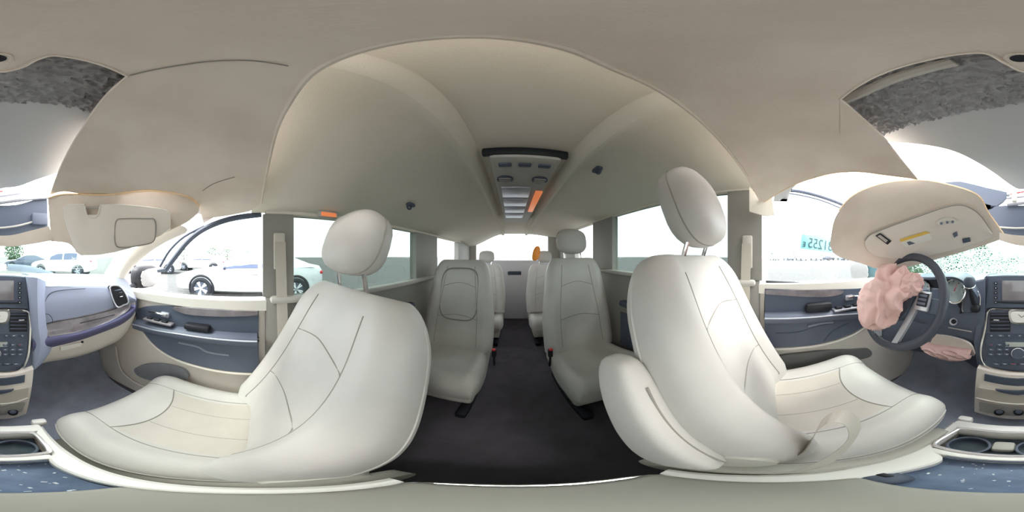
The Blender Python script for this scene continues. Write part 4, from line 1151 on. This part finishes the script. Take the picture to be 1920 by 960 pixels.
pq('mirror_cover', [(220, 414), (235, 411), (275, 411), (289, 413), (291, 435), (286, 452), (265, 459), (230, 463), (218, 458), (216, 435)], 0.0265, mat('mirror_cover_vinyl', (222, 214, 203), 0.5), vs2)
mk('cover_gap', tube(sm([P(u, v, r=fp_r(u, v) - 0.0285) for u, v in ((219, 413), (235, 410), (275, 410), (290, 412), (292, 435), (287, 453), (265, 460), (230, 464), (217, 459), (215, 435))], 4, True), 0.0026, 6, True), seam, vs2)
mk('visor_rod', tube([P(160, 389, r=0.60), P(188, 389, r=0.595)], 0.004, 8), greyp, vs2)
mk('notch_rim', tube(sm([P(u, v, r=fp_r(u, v) - 0.024) for u, v in ((159, 386), (163, 403), (172, 408), (183, 404), (188, 386))], 4), 0.003, 6), cream, vs2)
mk('scuff', tube(sm([P(u, v, r=fp_r(u, v) - 0.0225) for u, v in ((185, 456), (195, 452), (212, 444))], 4), 0.0012, 5), slate, vs2)
mk('scuff', tube(sm([P(u, v, r=fp_r(u, v) - 0.0225) for u, v in ((133, 418), (138, 416), (144, 413))], 4), 0.0016, 5), slate, vs2)
# strip of headliner joining the flaps across the middle, and the header rail
stp = mk('headliner_strip', patch([[P(u, v, r=rr) for u, v, rr in ((1874, 436, 0.655), (1905, 441, 0.67), (1940, 441, 0.685), (1975, 433, 0.685), (2012, 424, 0.68))],
     [P(u, v, r=rr) for u, v, rr in ((1874, 450, 0.655), (1905, 459, 0.67), (1940, 462, 0.685), (1975, 458, 0.685), (2020, 450, 0.68))]], away_h(0.010), 4, 3), headl)
tag(stp, 'narrow tan headliner strip joining the two torn flaps', 'headliner')
hd = thing('header_rail', (0, 0.80, 0.05), 'exposed slate grey windscreen header rail with silver bars', 'header rail')
def HP(u, v, f=0.0): return P(u, v, y=0.80 - f)
mk('rail_panel', patch([[HP(1806, 352), HP(1850, 383), HP(1900, 385), HP(1950, 384), HP(1990, 373), HP(2008, 371)], [HP(1830, 420), HP(1860, 440), HP(1905, 444), HP(1950, 443), HP(1985, 434), HP(2010, 428)]], (0, 0.03, 0), 4, 3), slate_d, hd)
mk('rail_wing', prism([HP(1770, 342), HP(1800, 340), HP(1850, 352), HP(1895, 362), HP(1880, 378), HP(1860, 392), HP(1835, 400)], (0, 0.02, 0)), slate_d, hd)
for k, (dv1, rr) in enumerate(((0, 0.006), (8, 0.010), (19, 0.012))):
    mk('rail_bar', tube(sm([HP(u, v + dv1, 0.012) for u, v in ((1888, 364), (1915, 361), (1950, 356), (1985, 352), (2010, 350))], 4), rr, 8), (roofm, silver, silver)[k], hd)
mk('wire_clip', rbox(HP(1902, 368, 0.02), (0.025, 0.02, 0.06), 0.005), greyp, hd)
mk('sensor_box', rbox(HP(1994, 411, 0.012), (0.075, 0.03, 0.06), 0.006), slate, hd)
mk('rail_lip', tube(sm([HP(u, v, 0.012) for u, v in ((1850, 424), (1905, 428), (1950, 424), (1985, 415))], 4), 0.005, 6), greyp, hd)
mk('red_wire', tube(sm([HP(u, v, 0.026) for u, v in ((1895, 364), (1908, 361), (1925, 358))], 4), 0.003, 6), redm, hd)
# dangling headliner corner by the driver's middle pillar
dc = mk('headliner_corner', patch([[P(1405, 350, r=0.70), P(1430, 374, r=0.73), P(1447, 370, r=0.74)], [P(1405, 396, r=0.72), P(1435, 404, r=0.74), P(1452, 402, r=0.75)]], away_h(0.012), 4, 4), headl_r)
tag(dc, 'dangling torn headliner corner above the driver side middle pillar', 'headliner')

# ================================================================== OVERHEAD FITTINGS IN THE REAR
oc = thing('overhead_console', (-0.045, -0.55, 0.38), 'long grey overhead console with vents along the rear ceiling', 'overhead console')
mk('console_shell', rbox((-0.045, -1.12, 0.385), (0.25, 1.2, 0.05), 0.02), greyp, oc)
mk('front_slot', rbox((-0.045, -0.525, 0.392), (0.285, 0.02, 0.034), 0.006), black, oc)
for k in range(3):
    mk('lamp_button', rbox((-0.115 + 0.07 * k, -0.57, 0.357), (0.045, 0.025, 0.01), 0.004), slate_d, oc)
for s in (-1, 1):
    v_ = mk('air_vent', disc((-0.045 + s * 0.075, -0.70, 0.362), (0, 0, -1), 0.035, 0.008, 24), slate_d, oc)
    for k in range(3):
        mk('slat', rbox((-0.045 + s * 0.075, -0.70 + 0.018 * (k - 1), 0.352), (0.05, 0.004, 0.006), 0), greyp, v_)
for k in range(4):
    mk('bin_door', rbox((-0.02, -0.86 - 0.18 * k, 0.357), (0.15, 0.15, 0.014), 0.005), silver, oc)
mk('orange_reflection', rbox((-0.142, -1.05, 0.356), (0.04, 0.42, 0.012), 0.005), amber, oc)  # orange reflection on the console, modelled as a faintly glowing strip
for (u, v, lbx, su_) in ((614, 402, 'amber lit reading lamp above the passenger sliding door window, nearer the front', 0.10), (738, 409, 'amber lit reading lamp above the passenger sliding door window, nearer the back', 0.09)):
    p = P(u, v, x=XR - 0.035)
    r_ = thing('reading_lamp', p, lbx, 'lamp', 'amber reading lamps')
    mk('lamp_housing', rbox(p, (0.03, su_, 0.035), 0.010), greyp, r_)
    mk('lamp_lens', rbox(p + Vector((-0.014, 0, -0.004)), (0.012, su_ * 0.75, 0.02), 0.005), amber, r_)
for (u, v, lbx) in ((770, 372, 'small dark coat hook on the passenger side of the rear ceiling'), (1120, 350, 'small dark coat hook on the driver side of the rear ceiling')):
    p = P(u, v, z=0.30)
    p = Vector((p.x, p.y, rear_z(p.x, p.y) - 0.01))
    r_ = thing('coat_hook', p, lbx, 'hook', 'ceiling coat hooks')
    mk('hook_base', rbox(p, (0.03, 0.05, 0.02), 0.008), slate_d, r_)
    mk('hook_arm', tube(sm([p, p + Vector((0, 0, -0.02)), p + Vector((0, 0.02, -0.026)), p + Vector((0, 0.03, -0.012))], 4), 0.005, 6), slate_d, r_)
# ================================================================== OUTSIDE
def car(name, label, loc, head, paint, kind='sedan', group='cars parked in the yard', fine=False):
    root = thing(name, (0, 0, 0), label, 'car', group)
    tall = 1.0 if kind == 'sedan' else 1.22
    L, Wd = 2.33, 0.90
    # lower body: stations front to back (y, half width, sill z, belt z, top z)
    stn = [(2.33, 0.62, 0.42, 0.56, 0.60), (2.27, 0.76, 0.30, 0.64, 0.68), (2.10, 0.86, 0.24, 0.72, 0.78), (1.7, 0.90, 0.24, 0.80, 0.88), (1.2, 0.905, 0.24, 0.86, 0.96), (0.75, 0.905, 0.24, 0.91, 1.0), (0.0, 0.905, 0.24, 0.93, 0.98), (-0.8, 0.905, 0.24, 0.96, 1.0), (-1.5, 0.90, 0.24, 0.98, 1.04), (-2.0, 0.86, 0.28, 0.98, 1.05), (-2.25, 0.80, 0.34, 0.95, 1.03), (-2.35, 0.68, 0.42, 0.80, 0.86)]
    rings = []
    for (y, w_, z0, zb, zt) in stn:
        k = 1 if kind == 'sedan' else 1.12
        h = [(0, z0), (w_ * 0.85, z0), (w_ * 0.97, z0 + 0.06), (w_, (z0 + zb * k) / 2), (w_ * 0.985, zb * k - 0.10), (w_ * 0.95, zb * k), (w_ * 0.80, lerp(zb, zt, 0.8) * k), (0, zt * k)]
        ring = [Vector((x, y, z)) for x, z in h] + [Vector((-x, y, z)) for x, z in h[-2:0:-1]]
        rings.append(ring)
    rr = resample(rings, 1, 3)
    mk('body', loft([list(r) for r in rr]), paint, root, smooth=50)
    # greenhouse
    if kind == 'sedan': gh = [(0.95, 0.80, 0.96, 0.97), (0.35, 0.70, 0.96, 1.30), (-0.05, 0.64, 0.96, 1.42), (-0.6, 0.62, 0.96, 1.45), (-1.1, 0.64, 0.98, 1.40), (-1.55, 0.68, 1.0, 1.24), (-2.0, 0.74, 1.02, 1.06)]
    else: gh = [(1.0, 0.82, 1.04, 1.06), (0.55, 0.74, 1.05, 1.45), (0.1, 0.70, 1.05, 1.66), (-0.7, 0.69, 1.06, 1.70), (-1.5, 0.70, 1.06, 1.68), (-2.0, 0.72, 1.08, 1.58), (-2.28, 0.76, 1.08, 1.16)]
    rings = []
    for (y, w_, z0, z1) in gh:
        h = [(0.86 if kind == 'sedan' else 0.88, z0 - 0.02), (lerp(0.86, w_, 0.5), (z0 + z1) / 2), (w_, z1 - 0.05 * min(1, (z1 - z0) * 3)), (w_ * 0.8, z1), (0, z1 + 0.01)]
        ring = [Vector((x, y, z)) for x, z in h] + [Vector((-x, y, z)) for x, z in h[-2::-1]]
        rings.append(ring)
    mk('cabin', loft([list(r) for r in resample(rings, 2, 3)]), paint, root, smooth=50)
    # windows
    def sw(y0, y1, zlo, s):
        pts = []
        n_ = 6
        def at(y, f):
            for (a, b) in zip(gh, gh[1:]):
                if b[0] <= y <= a[0]:
                    t = (a[0] - y) / (a[0] - b[0]); w_ = lerp(a[1], b[1], t); z0 = lerp(a[2], b[2], t); z1 = lerp(a[3], b[3], t)
                    return Vector((s * (lerp(0.86 if kind == 'sedan' else 0.88, w_, f) + 0.008), y, lerp(z0 - 0.01, z1 - 0.06, f)))
        lo_ = [at(lerp(y0, y1, i / n_), 0.06) for i in range(n_ + 1)]; hi_ = [at(lerp(y0, y1, i / n_), 0.93) for i in range(n_ + 1)]
        return solid([lo_, [a.lerp(b, 0.5) + Vector((s * 0.004, 0, 0)) for a, b in zip(lo_, hi_)], hi_], (-s * 0.006, 0, 0))
    for s in (-1, 1):
        mk('side_window', sw(0.62, -0.32, 0, s), carglass, root)
        mk('side_window', sw(-0.42, -1.35, 0, s), carglass, root)
    def cross(i0, i1, t0, t1):
        a, b = gh[i0], gh[i1]
        P0 = [lerp(a[q], b[q], t0) for q in range(4)]; P1 = [lerp(a[q], b[q], t1) for q in range(4)]
        return solid([[Vector((x * P0[1] * 0.9, P0[0], P0[3] + 0.014 - 0.05 * x * x)) for x in (-1, -0.5, 0, 0.5, 1)], [Vector((x * P1[1] * 0.9, P1[0], P1[3] + 0.014 - 0.05 * x * x)) for x in (-1, -0.5, 0, 0.5, 1)]], (0, 0, -0.01))
    mk('windscreen', join(cross(0, 1, 0.12, 1.0), cross(1, 2, 0, 0.6)), carglass, root)
    mk('rear_window', cross(-2, -1, -0.6 if kind == 'sedan' else 0.05, 0.75), carglass, root)
    # wheels
    for s in (-1, 1):
        for y in (1.36, -1.42):
            c = Vector((s * 0.845, y, 0.345))
            mk('wheel_arch', torus(Vector((s * 0.875, y, 0.36)), (1, 0, 0), 0.375, 0.045, 32, 8), black, root)
            ty_ = mk('tyre', torus(c + Vector((s * 0.02, 0, 0)), (1, 0, 0), 0.265, 0.082, 40, 12), rubber, root)
            rm_ = mk('wheel_rim', disc(c + Vector((s * 0.03, 0, 0)), (s, 0, 0), 0.225, 0.04, 32), slate_d, root)
            if fine:
                for k in range(10):
                    a = k * math.pi / 5 + (0.16 if k % 2 else -0.16) + 0.2
                    e0 = c + Vector((s * 0.082, 0.04 * math.cos(a), 0.04 * math.sin(a))); e1 = c + Vector((s * 0.086, 0.212 * math.cos(a), 0.212 * math.sin(a)))
                    t_ = Vector((0, -math.sin(a), math.cos(a)))
                    mk('spoke', prism([e0 - t_ * 0.012, e0 + t_ * 0.012, e1 + t_ * 0.021, e1 - t_ * 0.021], (-s * 0.02, 0, 0)), white_p, rm_)
                mk('rim_edge', torus(c + Vector((s * 0.075, 0, 0)), (1, 0, 0), 0.222, 0.010, 36, 8), silver, rm_)
                mk('hub_cap', disc(c + Vector((s * 0.07, 0, 0)), (s, 0, 0), 0.045, 0.022, 20), silver, rm_)
            else:
                for k in range(5):
                    a = k * math.pi * 2 / 5
                    e1 = c + Vector((s * 0.078, 0.2 * math.cos(a), 0.2 * math.sin(a))); t_ = Vector((0, -math.sin(a), math.cos(a))) * 0.03
                    mk('spoke', prism([c + Vector((s * 0.078, 0, 0)) - t_, c + Vector((s * 0.078, 0, 0)) + t_, e1 + t_, e1 - t_], (-s * 0.01, 0, 0)), silver, rm_)
        mk('headlight', sellip((s * 0.70, 2.16, 0.66), (0.14, 0, 0), (0, 0.12, 0), (0, 0, 0.06), 2.6, 8, 16), headlamp, root)
        mk('tail_light', sellip((s * 0.68, -2.26, 0.82 * tall), (0.15, 0, 0), (0, 0.08, 0), (0, 0, 0.06), 2.6, 8, 16), redm, root)
        mr = mk('door_mirror', sellip((s * 0.99, 0.62, 0.99 * (1 if kind == 'sedan' else 1.1)), (0.10, 0, 0), (0, 0.05, 0), (0, 0, 0.06), 2.6, 8, 16), paint if not fine else dark_p, root)
        if fine:
            for y in (0.72, -0.37, -1.28):
                mk('door_gap', tube([Vector((s * 0.906, y, 0.34)), Vector((s * 0.908, y - 0.02, 0.6)), Vector((s * 0.87, y - 0.04, 0.93))], 0.004, 5), slate, root)
            for y in (-0.22, -1.12):
                mk('door_handle', rbox((s * 0.905, y, 0.80), (0.03, 0.20, 0.03), 0.01), chrome, root)
            mk('fog_light', sellip((s * 0.74, 2.18, 0.42), (0.07, 0, 0), (0, 0.06, 0), (0, 0, 0.04), 2.4, 8, 14), slate, root)
    mk('grille', rbox((0, 2.30, 0.48), (0.9, 0.06, 0.14), 0.02), black, root)
    root.location = loc
    root.rotation_euler = (0, 0, head)
    return root

def at(u, r): return P(u, 480, r=r)
car('sedan', 'white sedan with ten spoke wheels parked right beside the passenger window', (5.52, 0.26, GR), 0.0, white_p, fine=True)
p = at(376, 15.2)
car('sedan', 'white sedan parked beyond the nearest sedan, seen over its bonnet', (p.x, p.y, GR), 0.05, white_p)
p = at(284, 13.0)
car('sedan', 'white sedan seen through the passenger side mirror corner', (p.x, p.y, GR), 0.5, white_p)
car('sport_utility_vehicle', 'white high sided car with red tail light seen through the windscreen', (4.45, 10.9, GR), 0.75, white_p, 'suv')
p = at(50, 17.5)
car('sedan', 'dark blue sedan ahead, left of the white high sided car', (p.x, p.y, GR), 1.2, dark_p)
far = [(1452, 52, white_p, 'pale far sedan closest to the driver side middle pillar'), (1478, 50, blue_p, 'silver blue far sedan, second from the driver side middle pillar'), (1502, 49, white_p, 'white far sedan under the numbered window sticker'),
       (1530, 50, white_p, 'white far sedan just beyond the numbered window sticker'), (1553, 52, dark_p, 'dark far sedan between two pale ones across the yard'), (1580, 53, blue_p, 'silver blue far sedan nearest the driver mirror')]
for u, r, pt, lb_ in far:
    p = at(u, r)
    car('sedan', lb_, (p.x, p.y, GR), math.pi / 2 + 0.3, pt, group='far row of cars across the yard')

# trees and bushes
def tree(label, u, r, h, wd, seed, cat_='tree', trunk=True, name='tree'):
    p = at(u, r); b0 = Vector((p.x, p.y, GR))
    root = thing(name, b0, label, cat_, 'trees around the yard')
    rg = random.Random(seed); V_, F_ = [], []
    for k in range(750):
        a = rg.uniform(0, 2 * math.pi); rr = wd * math.sqrt(rg.random()); zz = rg.uniform(0.25 if trunk else 0.02, 1.0)
        env = math.sin(math.pi * min(1, max(0.02, (zz - 0.12) / 0.9))) ** 0.6
        c = b0 + Vector((math.cos(a) * rr * env, math.sin(a) * rr * env, zz * h))
        s_ = rg.uniform(0.035, 0.075) * h
        d1_ = Vector((rg.gauss(0, 1), rg.gauss(0, 1), rg.gauss(0, 1))).normalized(); d2_ = d1_.orthogonal().normalized(); d3_ = d1_.cross(d2_)
        i = len(V_)
        V_ += [c + d1_ * s_, c + d2_ * s_ * 0.5, c - d1_ * s_, c - d2_ * s_ * 0.5, c + d3_ * s_ * 0.12]
        F_ += [(i, i + 1, i + 4), (i + 1, i + 2, i + 4), (i + 2, i + 3, i + 4), (i + 3, i, i + 4), (i, i + 3, i + 2, i + 1)]
    fo = mk('foliage', (V_, F_), leaf, root, smooth=0); fo['kind'] = 'stuff'
    mk('trunk', tube([b0, b0 + Vector((0.03 * h, 0, h * 0.35)), b0 + Vector((0, 0.02 * h, h * 0.8))], 0.03 * h, 8, radii=[0.035 * h, 0.028 * h, 0.008 * h]), bark, root)
tree('leafy green tree straight ahead beyond the windscreen', 26, 24, 3.4, 1.5, 1)
tree('broad green bush ahead of the instrument cluster', 1775, 9, 1.75, 1.3, 2, 'bush', False, 'bush')
tree('tall pale green tree behind the cracked windscreen, driver side', 1840, 30, 3.6, 2.2, 3)
tree('round bush seen through the steering wheel', 1706, 8, 1.7, 0.9, 12, 'bush', False, 'bush')
for i, (u, r, h, lb_) in enumerate(((345, 62, 4.0, 'far tree above the second white sedan, nearest the windscreen pillar'), (398, 80, 5.4, 'far tree above the second white sedan, tallest in the passenger window'), (426, 60, 3.8, 'far tree right of the second white sedan'), (462, 72, 3.6, 'far tree over the nearest sedan roof'),
     (1448, 85, 2.8, 'low far tree by the driver side middle pillar'), (1490, 88, 2.6, 'low far tree left of the window sticker'), (1540, 84, 2.8, 'low far tree beneath the window sticker'), (1590, 86, 2.6, 'low far tree near the driver mirror'))):
    tree(lb_, u, r, h, h * 0.9, 20 + i)

# door mirrors of this van
def mirror(label, c, s):
    c = Vector(c); r_ = thing('wing_mirror', c - Vector((0, 0, 0.09)), label, 'mirror', 'wing mirrors')
    mk('mirror_shell', sellip(c, (0.13, 0, 0), (0, 0.06, 0), (0, 0, 0.085), 3.2), black if s > 0 else mat('teal_black', (70, 96, 104), 0.4), r_)
    mk('mirror_glass', prism(sm([c + Vector((a, -0.058, b)) for a, b in ((-0.10, 0.05), (0.10, 0.055), (0.105, -0.05), (-0.09, -0.06))], 3, True), (0, -0.004, 0)), chrome, r_)
    mk('mirror_arm', tube([c + Vector((-s * 0.08, 0, -0.05)), c + Vector((-s * 0.2, 0.02, -0.09))], 0.025, 8), black, r_)
mirror('black passenger wing mirror outside the quarter window', P(272, 518, x=0.97), 1)
mirror('dark wing mirror outside the driver window, half hidden by the torn flap', P(1622, 508, x=-1.03), -1)

# wiper arms / cowl plates lying at the base of the windscreen
def blade(label, a, b, w_, m_):
    a, b = Vector(a), Vector(b)
    o_ = mk('wiper_blade', patch([[a + Vector((0, 0, -0.004)), a.lerp(b, 0.5) + Vector((0, 0.02, 0)), b], [a + Vector((0, 0.05, w_)), a.lerp(b, 0.5) + Vector((0, 0.07, w_)), b + Vector((0, 0.03, w_ * 0.2))]], (0, 0.012, 0.002), 4, 2), m_)
    tag(o_, label, 'wiper')
blade('long dark wiper tapering to the right over the middle of the dash', P(1935, 507, y=1.24), P(2022, 514, y=1.22), 0.045, slate)
blade('long dark wiper tapering to the left over the middle of the dash', P(1932, 507, y=1.28), P(1850, 503, y=1.26), 0.045, greyp)

# numbered sticker on the driver window, read from its back
X = XL - 0.062
pc = [P(1503, 439, x=X), P(1500, 466, x=X), P(1568, 476, x=X), P(1572, 446, x=X)]
stk = thing('window_sticker', (X, (pc[0].y + pc[2].y) / 2, pc[1].z), 'teal numbered lot sticker on the driver window, seen mirrored', 'sticker')
mk('sticker_sheet', prism(pc, (-0.0015, 0, 0)), sticker, stk)
def text_mesh(txt, size):
    cu_ = bpy.data.curves.new('t', 'FONT'); cu_.body = txt; cu_.size = size; cu_.align_x = 'LEFT'; cu_.extrude = 0.0006; cu_.resolution_u = 3
    o_ = bpy.data.objects.new('t', cu_); COL.objects.link(o_)
    dg = bpy.context.evaluated_depsgraph_get()
    me = bpy.data.meshes.new_from_object(o_.evaluated_get(dg))
    vs = [v.co.copy() for v in me.vertices]; fs = [tuple(f.vertices) for f in me.polygons]
    bpy.data.objects.remove(o_); bpy.data.curves.remove(cu_); bpy.data.meshes.remove(me)
    return vs, fs
def place_text(txt, size, org, ydir, zdir, sx=1.0):
    vs, fs = text_mesh(txt, size)
    e1, e2 = Vector(ydir).normalized(), Vector(zdir).normalized()
    return [Vector(org) + e1 * v.x * sx + e2 * v.y + Vector((0.0025 + v.z, 0, 0)) for v in vs], fs
e_run = (pc[1] - pc[2]).normalized()          # writing runs from the flap towards the pillar: mirrored from inside
e_up = (pc[0] - pc[1]).normalized()
ln_ = (pc[1] - pc[2]).length; hh_ = (pc[0] - pc[1]).length
t1 = place_text('231255', hh_ * 0.98, pc[2] + e_run * (ln_ * 0.00) + e_up * hh_ * 0.16, e_run, e_up, 0.52 * ln_ / (hh_ * 1.95))
t1w = max((v - pc[2]).dot(e_run) for v in t1[0])
k_ = (ln_ * 0.80) / t1w
t1 = ([v + e_run * ((v - pc[2]).dot(e_run) * (k_ - 1)) for v in t1[0]], t1[1])
mk('sticker_number', t1, ink, stk, smooth=0)
t2 = place_text('E', hh_ * 0.5, pc[2] + e_run * (ln_ * 0.86) + e_up * hh_ * 0.16, e_run, e_up)
mk('sticker_letter', t2, ink, stk, smooth=0)

# ------------------------------------------------------------------ put the floor at z = 0
for o in S.objects:
    if o.parent is None:
        o.location.z += HC
